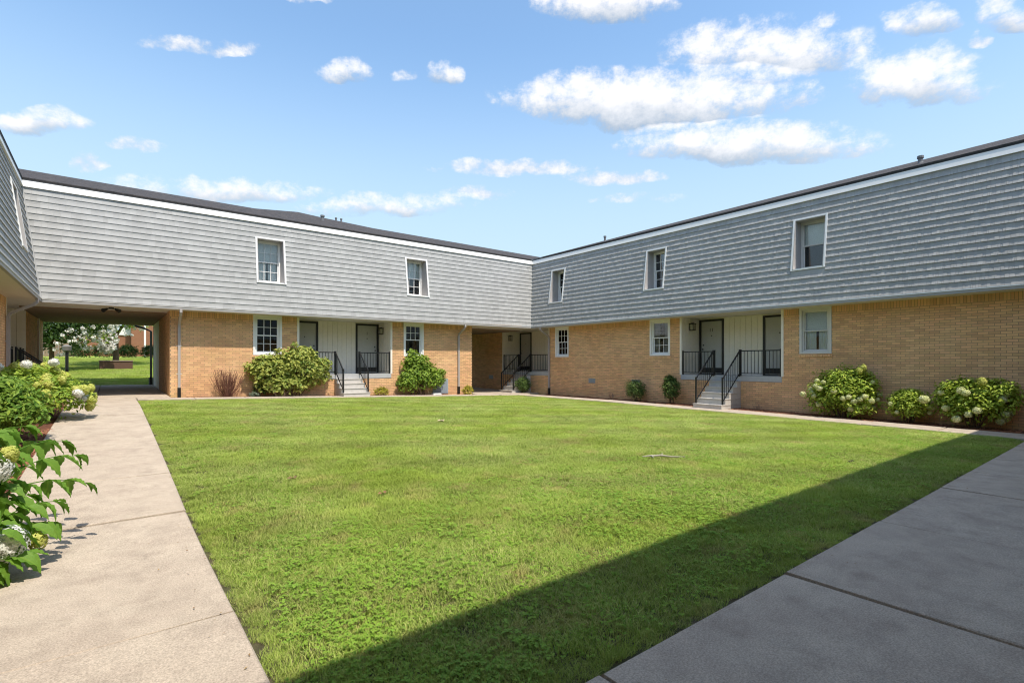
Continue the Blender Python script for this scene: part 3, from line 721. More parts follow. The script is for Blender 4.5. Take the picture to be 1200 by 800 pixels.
# lanterns on the porch side walls
lantern((17.75, 11.5, 3.02), (0, -1, 0), 'black square lantern on the side wall of the shaded porch by the numbered door')
lantern((17.62, 22.8, 3.0), (0, -1, 0), 'small black lantern on the porch side wall in the inner corner of the court')
lantern((9.37, 21.0, 3.0), (-1, 0, 0), 'black lantern facing sideways in the sunlit porch above its railing')
lantern((-2.62, 22.8, 2.95), (0, -1, 0), 'black lantern beside the bent downspout near the open passage')
# numerals on the doors
def numeral(txt, loc, rot, size, parent):
    c = bpy.data.curves.new('numeral', 'FONT'); c.body = txt; c.size = size; c.extrude = .004; c.align_x = 'CENTER'
    o = bpy.data.objects.new('house_number', c); COL.objects.link(o)
    dg = bpy.context.evaluated_depsgraph_get(); me = bpy.data.meshes.new_from_object(o.evaluated_get(dg)); bpy.data.objects.remove(o)
    o = bpy.data.objects.new('house_number', me); COL.objects.link(o); me.materials.append(M_BLACK); o.parent = parent
    o.location = Vector(loc)-ORG[parent.name]; o.rotation_euler = rot; ORG[o.name] = ORG[parent.name]
numeral('11', (XR+1.204, 10.96, 2.86), (R(90), 0, R(-90)), .19, wr.o)
numeral('1', (8.81, YB+1.204, 2.86), (R(90), 0, 0), .19, wb.o)
# twin flood light under the passage soffit
fl = root('flood_light', (.05, 20.2, ZS-.02), 'twin headed dark flood light under the soffit of the passage', 'flood light')
b = MB(); b.tube([(.05,20.2,ZS-.015),(.05,20.2,ZS-.05)], .07, 10); obj('mount', b, M_BLACK, fl)
for s in (-1, 1):
    b = MB(); b.tube([(.05,20.2,ZS-.05),(.05+s*.10,20.17,ZS-.06)], .014, 6); b.tube([(.05+s*.10,20.2,ZS-.06),(.05+s*.14,20.15,ZS-.09),(.05+s*.20,20.08,ZS-.13)], [.03,.045,.065], 10); obj('lamp_head', b, M_BLACK, fl)

# ------------------------------------------------------------------ planting
def leaf_add(b, c, nrm, along, ln, wd, tone, fold=.25):
    """folded pointed leaf of four triangles"""
    nrm = nrm.normalized(); t = (along-nrm*along.dot(nrm))
    if t.length < 1e-4: t = nrm.orthogonal()
    t.normalize(); s = nrm.cross(t)
    o = len(b.v); base = c-t*ln*.5; mid = c; tip = c+t*ln*.5-nrm*ln*.12
    b.v += [tuple(base), tuple(mid+s*wd*.5+nrm*wd*fold), tuple(tip), tuple(mid-s*wd*.5+nrm*wd*fold), tuple(mid)]
    b.f += [(o,o+1,o+4),(o+1,o+2,o+4),(o+2,o+3,o+4),(o+3,o,o+4)]
    b.t += [tone]*5
def rdir(up=0.0):
    while True:
        v = Vector((random.uniform(-1,1), random.uniform(-1,1), random.uniform(-1,1)))
        if .05 < v.length < 1: 
            v.normalize()
            if random.random() < .5+.5*v.z or up == 0: return v
def foliage(blobs, n, size, aspect=.5, shell=.5, up=.6, tone=(0, 1), droop=0.0):
    b = MB(); b.t = []; vols = [x[3]*x[4]*x[5] for x in blobs]
    for i in range(n):
        c = random.choices(blobs, vols)[0]; d = rdir(1)
        r = random.uniform(shell, 1.0)**.6
        lump = .88+.26*math.sin(d.x*5+c[0]*7)*math.sin(d.y*5+c[1]*3)*math.sin(d.z*6+1)+random.uniform(-.08,.20)
        p = Vector((c[0]+d.x*c[3]*r*lump, c[1]+d.y*c[4]*r*lump, c[2]+d.z*c[5]*r*lump))
        if p.z < g(p.x, p.y)+.03: continue
        nrm = (d*.7+Vector((0,0,up))+rdir()*.75).normalized()
        al = (d+rdir()*.9-Vector((0,0,droop)))
        s = size*random.uniform(.65, 1.25)
        leaf_add(b, p, nrm, al, s, s*aspect, random.uniform(*tone) if random.random() < .75 else random.uniform(0, 1))
    return b
def flower_mesh(r, n, y=1.0, pet=.28):
    b = MB(); b.t = []
    ns = max(8, n); gold = math.pi*(3-5**.5)
    for i in range(ns):
        z = 1-2*(i+.5)/ns; q = math.sqrt(1-z*z); a = gold*i
        d = Vector((q*math.cos(a), q*math.sin(a), z)); rr = r*random.uniform(.80, 1.12); c = Vector((d.x*rr, d.y*rr, d.z*rr*y))
        u = d.orthogonal().normalized(); w = d.cross(u); an = random.uniform(0, 1.57); u, w = u*math.cos(an)+w*math.sin(an), w*math.cos(an)-u*math.sin(an)
        s = r*pet; tn = random.random(); o = len(b.v)
        b.v += [tuple(c+d*s*.1)]+[tuple(c+(u*math.cos(k*math.pi/4)+w*math.sin(k*math.pi/4))*s*(1.0 if k % 2 == 0 else .5)+d*s*random.uniform(-.25,.15)) for k in range(8)]
        b.f += [(o, o+1+k, o+1+(k+1) % 8) for k in range(8)]; b.t += [tn]*9
    m = 8
    o = len(b.v)                                            # core
    for j in range(1, 5):
        for k in range(m):
            th = math.pi*j/5; b.v.append((math.sin(th)*math.cos(2*math.pi*k/m)*r*.74, math.sin(th)*math.sin(2*math.pi*k/m)*r*.74, math.cos(th)*r*.74*y)); b.t.append(.6)
    for j in range(3):
        for k in range(m): b.f.append((o+j*m+k, o+j*m+(k+1) % m, o+(j+1)*m+(k+1) % m, o+(j+1)*m+k))
    return b
def fl_me(name, r, n, m, y=1.0, pet=.28):
    me = flower_mesh(r, n, y, pet).mesh(name, fix=False); me.materials.append(m); return me
random.seed(21)
FL_W = [fl_me('flower_head', .075, 52, M_FLOWER, .9, .42) for _ in range(4)]
FL_P = [fl_me('flower_head', .085, 60, M_FLOWERW, .85, .36) for _ in range(3)]
FL_Y = [fl_me('flower_head', .072, 46, M_FLOWERY, 1.15, .48) for _ in range(4)]
FL_BIG = [fl_me('flower_head', .14, 430, M_FLOWERW, .9, .15) for _ in range(2)]
def stems(center, blobs, n, r=.012, spread=.12, m=M_WOOD):
    b = MB(); gx, gy = center
    for i in range(n):
        c = random.choice(blobs); d = rdir(1)
        p0 = Vector((gx+random.uniform(-spread,spread), gy+random.uniform(-spread,spread), g(gx,gy)-.05))
        p2 = Vector((c[0]+d.x*c[3]*.75, c[1]+d.y*c[4]*.75, c[2]+abs(d.z)*c[5]*.7))
        pm = (p0+p2)/2+Vector((0,0,.12)); b.tube([p0, pm, p2], [r, r*.75, r*.35], 5)
    return b
def shrub(name, label, cat, base, blobs, n, size, lm, group=None, nst=10, fl=None, aspect=.5, tone=(0,.7), up=.95, shell=.45, spread=.12, droop=0, stem_m=None):
    x, y = base; o = root(name, (x, y, g(x, y)), label, cat, group)
    obj('stems', stems(base, blobs, nst, spread=spread), stem_m or M_WOOD, o)
    obj('foliage', foliage(blobs, n, size, aspect, shell, up, tone, droop), lm, o, fix=False, kind='stuff')
    for (fx, fy, fz, sc, kind) in (fl or []):
        inst('flower_head', random.choice(kind), o, (fx, fy, fz), (random.uniform(-.4,.4), random.uniform(-.4,.4), random.uniform(0,6)), (sc,)*3)
    return o
def ring_flowers(blob, n, kind, sc, zmin=-.6, face=None, zmax=1.0):
    out = []; k = 0
    while len(out) < n and k < 2000:
        k += 1; d = rdir(); 
        if d.z < zmin or d.z > zmax: continue
        if face is not None and d.dot(Vector(face).normalized()) < .05: continue
        p = Vector((blob[0]+d.x*blob[3]*.96, blob[1]+d.y*blob[4]*.96, blob[2]+d.z*blob[5]*.96))
        if any((p-Vector(q[:3])).length < .12 for q in out): continue
        out.append((p.x, p.y, p.z, sc*random.uniform(.8, 1.15), kind))
    return out
GR_H = 'hydrangeas along the long brick wall'
# bed along the long shaded wall
bl = [(16.78,5.85,.80,.66,.92,.72),(16.75,5.45,1.0,.5,.5,.52),(16.7,6.3,.5,.5,.5,.48),(16.7,5.4,.45,.5,.5,.45)]
f = ring_flowers(bl[0], 20, FL_W, 1.0, -.75, (-1,-.45,.0), .75)+[(16.55,5.25,1.52,1.1,FL_Y),(16.5,5.33,1.42,1.1,FL_Y),(16.3,6.75,.72,1.1,FL_W),(16.35,5.0,.62,1.0,FL_W)]
shrub('hydrangea', 'tallest hydrangea by the long brick wall, with many cream flower heads near its base', 'shrub', (16.8,5.85), bl, 7200, .10, M_LEAFY, GR_H, 22, f, .55, (.25,1))
bl = [(16.75,4.27,.52,.5,.52,.44),(16.75,4.3,.7,.36,.36,.28)]
f = ring_flowers(bl[0], 5, FL_W, .8, -.5, (-1,-.45,-.2), .3)
shrub('hydrangea', 'smallest hydrangea by the long brick wall, low and bright green with few flowers', 'shrub', (16.78,4.27), bl, 3400, .09, M_LEAFY, GR_H, 14, f, .55, (.4,1))
bl = [(16.8,3.0,.68,.6,.78,.62),(16.8,2.55,.8,.5,.5,.5),(16.78,3.35,.75,.4,.4,.45)]
f = ring_flowers(bl[0], 13, FL_W, 1.1, -.75, (-1,-.6,-.1), .5)+[(16.35,3.86,.72,1.5,FL_W),(16.3,3.2,.28,1.2,FL_W),(16.4,2.75,1.2,1.2,FL_Y)]
shrub('hydrangea', 'wide hydrangea at the shadow end of the long wall, big cream heads hanging outward', 'shrub', (16.8,2.95), bl, 6400, .10, M_LEAFY, GR_H, 20, f, .55, (.25,1))
shrub('round_shrub', 'small clipped round shrub on the mulch in front of a crawl vent', 'shrub', (16.72,13.28), [(16.72,13.28,.58,.42,.46,.43),(16.72,13.28,.4,.36,.4,.3)], 3600, .055, M_LEAFR, 'small round shrubs by the long wall', 8, aspect=.6, tone=(0,.6))
shrub('round_shrub', 'loose upright dark green shrub nearest the shaded porch steps', 'shrub', (16.72,11.62), [(16.72,11.62,.72,.32,.36,.42),(16.72,11.68,1.0,.22,.22,.2),(16.72,11.6,.45,.26,.3,.26)], 2600, .075, M_LEAFR, 'small round shrubs by the long wall', 8, aspect=.6, tone=(0,.55))
shrub('round_shrub', 'small round shrub beside the corner porch steps at the end of the lawn', 'shrub', (16.55,20.25), [(16.55,20.25,.55,.45,.48,.42),(16.55,20.25,.4,.38,.4,.28)], 3600, .055, M_LEAFR, 'small round shrubs by the long wall', 8, aspect=.6, tone=(0,.7))
# bed in front of the sunlit wing
g0 = lambda x: g(x, 19.95)
bl = [(4.55,19.95,1.35,.72,.42,.62),(5.5,19.95,1.5,.78,.46,.72),(6.2,19.95,1.25,.55,.42,.62),(5.05,19.9,.85,1.0,.42,.42),(5.75,19.95,1.95,.42,.3,.36),(4.35,19.9,1.55,.4,.32,.35),(4.9,19.95,1.95,.22,.2,.25),(5.4,19.95,2.2,.16,.16,.22),(6.55,19.95,1.6,.25,.2,.25),(3.9,19.95,1.4,.25,.2,.25)]
shrub('viburnum', 'big broad shrub with yellowing lower leaves hiding the window sill and porch rail', 'shrub', (5.2,19.98), bl, 6200, .15, M_LEAFM, None, 26, aspect=.55, tone=(.25,1), spread=.5, up=.5)
bl = [(10.6,19.95,1.05,.95,.42,.72),(10.35,19.95,1.6,.55,.36,.5),(11.2,19.95,.9,.6,.4,.5),(10.0,19.95,.8,.55,.4,.5),(10.2,19.95,2.0,.25,.2,.25),(10.8,19.95,1.75,.25,.2,.25),(11.6,19.95,1.15,.3,.25,.25)]
shrub('viburnum', 'green spreading shrub between the sunlit porch and the grey access panel', 'shrub', (10.55,19.98), bl, 4600, .155, M_LEAF, None, 24, aspect=.45, tone=(.25,1), spread=.35, up=.5)
def twigs(name, label, x, y, hh, n, spread, m=M_TWIG, r=.009):
    o = root(name, (x, y, g(x,y)), label, 'bare shrub'); b = MB()
    for i in range(n):
        a = random.uniform(0, 6.28); s = random.uniform(.2, 1)*spread; p0 = Vector((x+random.uniform(-.06,.06), y+random.uniform(-.04,.04), g(x,y)-.03))
        p2 = p0+Vector((math.cos(a)*s, math.sin(a)*s*.6, hh*random.uniform(.65,1.05))); pm = p0+(p2-p0)*.5+Vector((math.cos(a)*s*.15, 0, -.02))
        b.tube([p0, pm, p2], [r, r*.8, r*.5], 4)
        for q in range(3):
            t = random.uniform(.4,.95); s0 = p0+(p2-p0)*t; b.tube([s0, s0+Vector((random.uniform(-.1,.1), random.uniform(-.06,.06), random.uniform(.05,.16)))], [r*.55, r*.35], 3)
    obj('twigs', b, m, o); return o
twigs('bare_bush', 'bare brown twiggy bush against the sunlit brick beside the downspout', 3.2, 19.98, .98, 85, .56, mat('red_twig', (.17, .075, .05), .9, var=.2, scale=12))
twigs('dead_plant', 'dead pale twigs in the mulch below the long shaded wall', 16.7, 14.5, .32, 9, .25)
twigs('dead_plant', 'few dry stalks in the mulch near the shaded porch steps', 16.72, 8.3, .2, 6, .2)
shrub('lamb_ear', 'tiny grey green plant at the foot of the big broad shrub', 'plant', (4.02,19.86), [(4.02,19.86,g0(4)+.1,.17,.15,.12)], 220, .07, M_LEAFGREY, None, 3)
shrub('small_plant', 'little dark plant in the mulch between bare bush and big shrub', 'plant', (4.2,20.02), [(4.2,20.02,g0(4)+.28,.24,.16,.24)], 260, .08, M_LEAFD, None, 5)
shrub('gold_tuft', 'low golden tuft beside the sunlit porch steps', 'plant', (8.8,19.93), [(8.8,19.93,g0(8.8)+.16,.36,.22,.24)], 800, .07, M_GOLD, 'golden tufts by the sunlit wall', 4, tone=(0,.8))
shrub('gold_tuft', 'golden tuft at the foot of the far downspout by the dark passage', 'plant', (13.02,19.9), [(13.0,19.9,g0(13)+.18,.3,.22,.3)], 800, .07, M_GOLD, 'golden tufts by the sunlit wall', 4, tone=(.2,1))
b = MB(); b.box(11.1, 11.5, 19.72, 19.90, g0(11)+.02, g0(11)+.10); sb = obj('splash_block', b, M_WHITE, org=(11.3,19.8,g0(11))); tag(sb, 'small white splash block on the ground by the grey access panel', 'splash block')
# bed along the near path
gl = lambda y: interp(LP, y)
bl = [(-1.35,14.9,gl(15)+.62,.75,.95,.55),(-.82,14.4,gl(14.4)+.5,.58,.75,.46),(-1.4,15.8,gl(16)+.68,.6,.6,.48)]
f = []
for q in bl: f += ring_flowers(q, 17, FL_Y, 1.15, -.5, (.3,-1,.3))
f += [(x, y, z, 1.12, FL_P) for x, y, z in ((-1.33,14.4,gl(14.4)+1.2),(-1.75,14.3,gl(14.3)+1.16),(-.95,14.9,gl(15)+1.22),(-.5,13.75,gl(14)+.62),(-.42,14.1,gl(14)+.5))]
shrub('hydrangea', 'bushy hydrangea with lime yellow heads leaning over the path near the passage', 'shrub', (-1.1,14.9), bl, 6500, .10, M_LEAFY, 'hydrangeas along the near path', 24, f, .5, (0,.7))
bl = [(-1.52,11.9,gl(12)+.62,.62,.85,.55),(-1.15,11.6,gl(12)+.5,.42,.6,.42)]
shrub('viburnum', 'dense green pointed leaf shrub without flowers, in the mulch bed beside the path', 'shrub', (-1.45,11.9), bl, 5200, .115, M_LEAF, None, 20, aspect=.38, tone=(0,.6), up=.35)

# big hydrangea near the camera: every leaf and head its own piece
def big_leaf_mesh(ln, wd, curl, seed):
    rr = random.Random(seed); b = MB(); b.t = []; n = 9; m = 4
    for i in range(n+1):
        t = i/n; x = ln*t; ww = wd*.5*(math.sin(math.pi*min(1, t**.8))**.85)*(1.0 if t < .5 else 1-.25*(t-.5))
        ww = max(ww, .001)
        zc = -curl*ln*t*t+.02*math.sin(t*5+seed)*ln
        for k in range(-m, m+1):
            s = k/m; rip = .006*math.sin(t*26+abs(s)*3)*(abs(s))
            tooth = 1+.05*(1 if i % 2 else -1)*(abs(k) == m)
            b.v.append((x+abs(s)*ww*.25, s*ww*tooth, zc+abs(s)*ww*.42+rip)); b.t.append(rr.uniform(.0,.25)+(.25 if k == 0 else 0))
    q = 2*m+1
    for i in range(n):
        for k in range(q-1): b.f.append((i*q+k, i*q+k+1, (i+1)*q+k+1, (i+1)*q+k))
    me = b.mesh('leaf', fix=False, smooth=True); me.materials.append(M_BIGLEAF); return me
random.seed(5)
BIG = [big_leaf_mesh(.155, .085, .25+.12*i, i) for i in range(5)]
hy = root('hydrangea', (-.95, 5.1, 0), 'large leaved hydrangea with round white heads, cut by the frame edge beside the near path', 'shrub', 'hydrangeas along the near path')
NEAR_STEMS = [ # end points of arching stems
 ((-.97,5.1,0),(-.86,5.35,.75),(-.46,5.76,.76),(-.17,5.86,.60)),
 ((-.95,5.1,0),(-.80,5.4,.80),(-.52,5.85,.90),(-.24,6.04,.82)),
 ((-.98,5.15,0),(-.9,5.5,.85),(-.6,6.0,1.03),(-.34,6.25,.93)),
 ((-.95,5.05,0),(-.8,5.3,.45),(-.55,5.5,.58),(-.36,5.62,.52)),
 ((-.95,5.05,0),(-.75,5.2,.30),(-.5,5.4,.45),(-.38,5.6,.36)),
 ((-.9,5.0,0),(-.75,5.1,.22),(-.6,5.22,.3),(-.5,5.28,.22)),
 ((-1.0,5.1,0),(-1.0,5.3,.8),(-.85,5.7,1.1),(-.66,5.9,1.08)),
 ((-1.0,5.0,0),(-1.0,5.0,.7),(-.86,5.2,.98),(-.70,5.35,.98)),
 ((-1.0,5.0,0),(-.95,4.9,.5),(-.8,5.0,.7),(-.66,5.15,.68)),
 ((-1.05,5.2,0),(-1.1,5.6,.8),(-1.0,6.1,1.05),(-.8,6.4,1.0)),
 ((-1.0,5.0,0),(-.9,4.95,.4),(-.72,5.05,.5),(-.58,5.22,.42)),
 ((-1.0,5.0,0),(-.95,5.2,.55),(-.78,5.45,.7),(-.6,5.6,.72)),
 ((-1.0,5.2,0),(-.95,5.3,.3),(-.8,5.5,.5),(-.62,5.62,.45)),
 ((-1.0,5.2,0),(-1.0,5.2,.6),(-.9,5.4,.85),(-.72,5.5,.8)),
 ((-1.0,5.0,0),(-.95,5.0,.25),(-.82,5.15,.35),(-.66,5.3,.2)),
 ((-1.1,5.3,0),(-1.1,5.5,.6),(-1.0,5.8,.8),(-.8,5.95,.75)),
 ((-1.1,5.6,0),(-1.0,6.0,.8),(-.75,6.4,1.0),(-.5,6.5,.92)),
 ((-1.1,5.5,0),(-1.05,5.9,.9),(-.85,6.2,1.12),(-.6,6.35,1.08)),
 ((-.95,5.05,0),(-.85,5.3,.5),(-.7,5.5,.62),(-.52,5.6,.6)),
 ((-1.0,5.1,0),(-.95,5.35,.65),(-.82,5.55,.92),(-.62,5.7,.9)),
 ((-1.0,5.1,0),(-.9,5.2,.4),(-.75,5.35,.52),(-.58,5.42,.42)),
 ((-1.0,5.0,0),(-.92,5.0,.35),(-.78,5.1,.3),(-.66,5.2,.12)),
 ((-1.0,4.9,0),(-1.0,4.85,.5),(-.9,4.9,.7),(-.74,5.1,.75)),
]
def bez(p, t):
    p = [Vector(q) for q in p]
    while len(p) > 1: p = [p[i].lerp(p[i+1], t) for i in range(len(p)-1)]
    return p[0]
for st in NEAR_STEMS:
    b = MB(); pts = [bez(st, i/8) for i in range(9)]; b.tube(pts, [.007-.0005*i for i in range(9)], 5); obj('stem', b, M_LEAF if False else M_BIGLEAF, hy)
    nn = 6
    for i in range(nn):
        t = .38+.62*i/(nn-1); p = bez(st, t); tg = (bez(st, min(1, t+.02))-bez(st, t-.02)).normalized()
        az = math.atan2(tg.y, tg.x); sides = (-1, 1) if i < nn-1 else (-.35, .35, 0)
        for s in sides:
            a = az+s*random.uniform(.75, 1.2); sc = random.uniform(.9, 1.35)*(1.0 if i < nn-1 else .8)
            tilt = random.uniform(.05, .75)
            inst('leaf', random.choice(BIG), hy, p, (random.uniform(-.35,.35), tilt, a), (sc,)*3)
for x, y, z, sc, k in ((-.70,5.44,.86,.88,FL_BIG),(-.62,5.29,.31,1.02,FL_BIG),(-.74,5.75,.83,.8,FL_BIG),(-.44,5.43,.27,.85,FL_Y),(-.60,5.45,.95,.8,FL_Y)):
    inst('flower_head', random.choice(k), hy, (x, y, z), (random.uniform(-.3,.3), random.uniform(-.3,.3), random.uniform(0,6)), (sc,)*3)
# loose mulch chips
b = MB(); random.seed(3)
def chips(x0, x1, y0, y1, n):
    for i in range(n):
        x, y = random.uniform(x0, x1), random.uniform(y0, y1); z = g(x, y)+.022+random.uniform(0,.015); a = random.uniform(0, 3.14); l, ww = random.uniform(.015,.05), random.uniform(.005,.012)
        c, s = math.cos(a), math.sin(a); t = random.uniform(-.01,.015)
        b.add([(x-c*l-s*ww,y-s*l+c*ww,z),(x-c*l+s*ww,y-s*l-c*ww,z),(x+c*l+s*ww,y+s*l-c*ww,z+t),(x+c*l-s*ww,y+s*l+c*ww,z+t),(x,y,z+.012)], [(0,1,4),(1,2,4),(2,3,4),(3,0,4)])
chips(-2.1,-.86,4.5,13,5200); chips(16.25,17.15,1,12,3500); chips(-.86,-.8,4.5,13,160); chips(2,13.2,19.66,20.2,1500)
tag(obj('bark_chips', b, mat('bark_chip', (.25,.11,.06), .95, island=.4), fix=False), kind='stuff')

b = MB(); b.t = []; random.seed(17)
for i in range(170):
    q = random.random()
    if q < .45: x, y = .62-abs(random.gauss(0,.16)), random.uniform(2.2, 16)
    elif q < .8: x, y = -.84+abs(random.gauss(0,.22)), random.uniform(4.2, 16)
    else: x, y = random.uniform(2, 12), 1.79-abs(random.gauss(0,.12))
    leaf_add(b, Vector((x, y, g(x,y)+.058)), Vector((random.uniform(-.3,.3), random.uniform(-.3,.3), 1)), rdir(), random.uniform(.012,.03), random.uniform(.006,.014), random.random(), .15)
tag(obj('leaf_litter', b, mat('litter', (.20,.12,.06), .9, tone=(.38,.28,.14)), fix=False), kind='stuff')
b = MB(); pc = [(7.62,1.80),(7.70,1.66),(7.68,1.52),(7.80,1.36),(7.83,1.2),(7.95,1.06),(7.96,.9)]
for (x0, y0), (x1, y1) in zip(pc, pc[1:]): b.add([(x0-.002,y0,.0515+g(x0,y0)),(x0+.002,y0,.0515+g(x0,y0)),(x1+.002,y1,.0515+g(x1,y1)),(x1-.002,y1,.0515+g(x1,y1))], [(0,1,2,3)])
tag(obj('path_crack', b, M_SOIL), kind='structure')

# ------------------------------------------------------------------ beyond the passage
bx = root('utility_box', (.35, 40.2, g(.35,40.2)), 'long low brown box standing on the lawn beyond the passage', 'utility box')
zb = g(.3,40.2); b = MB(); b.box(-.48,1.16,40.1,40.75,zb-.2,zb+.50); obj('body', b, M_BROWNBOX, bx)
b = MB(); b.box(-.51,1.19,40.06,40.79,zb+.501,zb+.56); obj('lid', b, mat('box_lid', (.26,.19,.16), .8), bx)
lp = root('garden_lamp', (-1.62, 33.0, g(-1.6,33)), 'short dark garden lamp post with pale cap on the rear lawn', 'lamp post')
zl = g(-1.6,33); b = MB(); b.tube([(-1.62,33,zl-.1),(-1.62,33,zl+1.35)], .07, 8); obj('post', b, M_BLACK, lp)
b = MB(); b.tube([(-1.62,33,zl+1.35),(-1.62,33,zl+1.42),(-1.62,33,zl+1.62),(-1.62,33,zl+1.70)], [.10,.17,.2,.06], 10); obj('lamp_head', b, mat('lamp_cap', (.20,.19,.18), .6), lp)
def tree(name, label, x, y, hh, trunk_r, crown, n, size, lm, blossom=0, lean=(0,0), group='trees beyond the passage', tone=(0,1)):
    z = g(x, y); o = root(name, (x, y, z), label, 'tree', group); b = MB(); fork = Vector((x+lean[0], y+lean[1], z+hh*.38))
    b.tube([(x,y,z-.2),(x+lean[0]*.4,y+lean[1]*.4,z+hh*.2),tuple(fork)], [trunk_r*1.25,trunk_r,trunk_r*.85], 8); tr = obj('trunk', b, M_WOOD, o)
    b = MB()
    for c in crown: b.tube([fork, (fork+Vector(c[:3]))/2+Vector((0,0,.2)), Vector(c[:3])], [trunk_r*.6, trunk_r*.4, trunk_r*.12], 6)
    obj('limbs', b, M_WOOD, o)
    cr = obj('crown', foliage(crown, n, size, .5, .25, .4, tone), lm, o, fix=False, kind='stuff')
    if blossom:
        b = MB(); b.t = []
        for i in range(blossom):
            c = random.choice(crown); d = rdir(); q = Vector((c[0]+d.x*c[3]*1.02, c[1]+d.y*c[4]*1.02, c[2]+d.z*c[5]*1.02)); rad = random.uniform(.10,.2)
            for k in range(16):
                e = rdir(); leaf_add(b, q+e*rad*random.random(), (e+Vector((0,0,.3))), rdir(), .13, .11, random.random())
        obj('blossom', b, M_BLOSSOM, o, fix=False, kind='stuff')
    return o
random.seed(11)
z4 = g(0,41)
tree('crape_myrtle', 'white flowering tree with dark foliage beyond the lamp post', -2.6, 39.5, 4.6, .12, [(-2.9,39.3,z4+2.5,1.9,1.7,1.4),(-1.4,39.3,z4+2.7,1.5,1.4,1.2),(-4.3,40,z4+2.6,1.6,1.5,1.5),(-2.3,39,z4+1.6,1.3,1.1,.8),(-.6,39.5,z4+2.9,1.1,1.1,.9)], 9500, .2, M_LEAFD, 150)
tree('crape_myrtle', 'white flowering tree with drooping branches over the brown box', .35, 43.5, 5.2, .17, [(.2,42.8,z4+3.2,1.7,1.6,1.2),(-1.1,42.5,z4+2.7,1.4,1.3,1.1),(1.3,43,z4+3.5,1.2,1.2,.9),(-.6,42,z4+1.9,1.0,.8,.8),(-.1,41.8,z4+1.4,.42,.4,.35),(.2,43,z4+4.6,2.4,2,1.5)], 7500, .2, M_LEAF, 240)
tree('shade_tree', 'tall leafy tree whose low branches reach into view by the red house', 4.4, 52, 8, .22, [(2.7,50.2,g(3,50)+2.9,1.2,1.2,.8),(1.3,50.5,g(1,50)+3.4,1.2,1.2,.8),(3.0,51.5,g(3,52)+5.2,2.3,2,1.5),(5.2,52,g(3,52)+6,2.6,2.4,2),(2,51,g(2,52)+4.2,1.1,1.1,.7)], 5200, .24, M_LEAFM, 0)
tree('shade_tree', 'dark tree standing behind the white flowering trees', -7, 60, 9, .25, [(-7,60,g(-7,60)+4.6,4,3,3.6),(-3,61,g(-3,61)+5,3,3,3),(-10,60,g(-10,60)+4,3,3,3.4)], 6500, .32, M_LEAFD, 0)
tree('shade_tree', 'green tree rising behind the old wooden fence', 1.5, 66, 10, .25, [(1,66,g(1,66)+6,4,3,3.6),(-2,67,g(-2,67)+6.5,3.5,3,3)], 5200, .32, M_LEAF, 0)
fn = root('wooden_fence', (-4, 56, g(-4,56)), 'weathered wooden board fence across the back of the rear lawn', 'fence')
x = -14.0
while x < -2.2:
    y = 56+.06*x; z = g(x, y); b = MB(); b.box(x, x+.28, y, y+.03, z-.1, z+1.45+random.uniform(-.03,.03)); obj('board', b, M_FENCE, fn); x += .29
b = MB(); b.box(-14,-2.2,56.05,56.13,g(-5,56)+.4,g(-5,56)+.5); b.box(-14,-2.2,56.05,56.13,g(-5,56)+1.1,g(-5,56)+1.2); obj('rail', b, M_FENCE, fn)
hz = g(5,62); ho = root('brick_house', (6, 62, hz), 'red brick house with white trim beyond the rear lawn', 'house')
b = MB(); b.box(-3.2,1.59,60.0,60.25,hz-.5,hz+1.9); b.box(1.6,10,59.0,68,hz-.5,hz+3.6); obj('wall', b, M_REDBRICK, ho)
b = MB(); b.add([(1.2,58.6,hz+3.6),(10.3,58.6,hz+3.6),(10.3,63.5,hz+5.8),(1.2,63.5,hz+5.8),(1.2,68.4,hz+3.6),(10.3,68.4,hz+3.6)], [(0,1,2,3),(3,2,5,4),(0,3,4),(1,5,2)]); obj('roof', b, M_ROOF, ho)
b = MB(); b.box(.7,1.58,59.9,60.3,hz+1.9,hz+2.6); obj('gable', b, M_WHITE, ho)
b = MB(); b.box(5.15,5.4,58.9,59.0,hz-.2,hz+3.5); b.box(2.55,2.7,58.9,59.0,hz-.2,hz+3.5); obj('trim', b, M_WHITE, ho)
b = MB(); b.box(3.6,4.6,58.92,59.0,hz+1.0,hz+2.3); wo = obj('window', b, M_WHITE, ho); b = MB(); b.box(3.68,4.52,58.9,58.92,hz+1.08,hz+2.22); obj('pane', b, M_DARK, wo)
for i, (x, y, r_) in enumerate(((-1.8,52.5,.8),(-.3,53,.9),(1.2,52.5,.8),(2.8,53.5,.8),(-5.5,53,1.0),(5.2,55,1.1))):
    shrub('border_shrub', ['low dark shrub in the border, under the flowering tree','rounded dark shrub in the border behind the brown box','dark border shrub in front of the red house wall','border shrub nearest the white house corner','dark border shrub beside the pale fence end','large green shrub at the house corner'][i], 'shrub', (x, y), [(x,y,g(x,y)+.45,r_,r_*.7,.65)], 1500, .16, M_LEAFD if i < 5 else M_LEAF, 'border shrubs beyond the rear lawn', 5)
shrub('round_shrub', 'dark reddish shrub by the passage corner beyond the porch', 'shrub', (-2.75,29.9), [(-2.75,29.9,g(-2,30)+.75,.62,.6,.75)], 2000, .1, mat('leaf_red', (.07,.035,.025), .5, tone=(.13,.08,.045), trans=.2), None, 8)

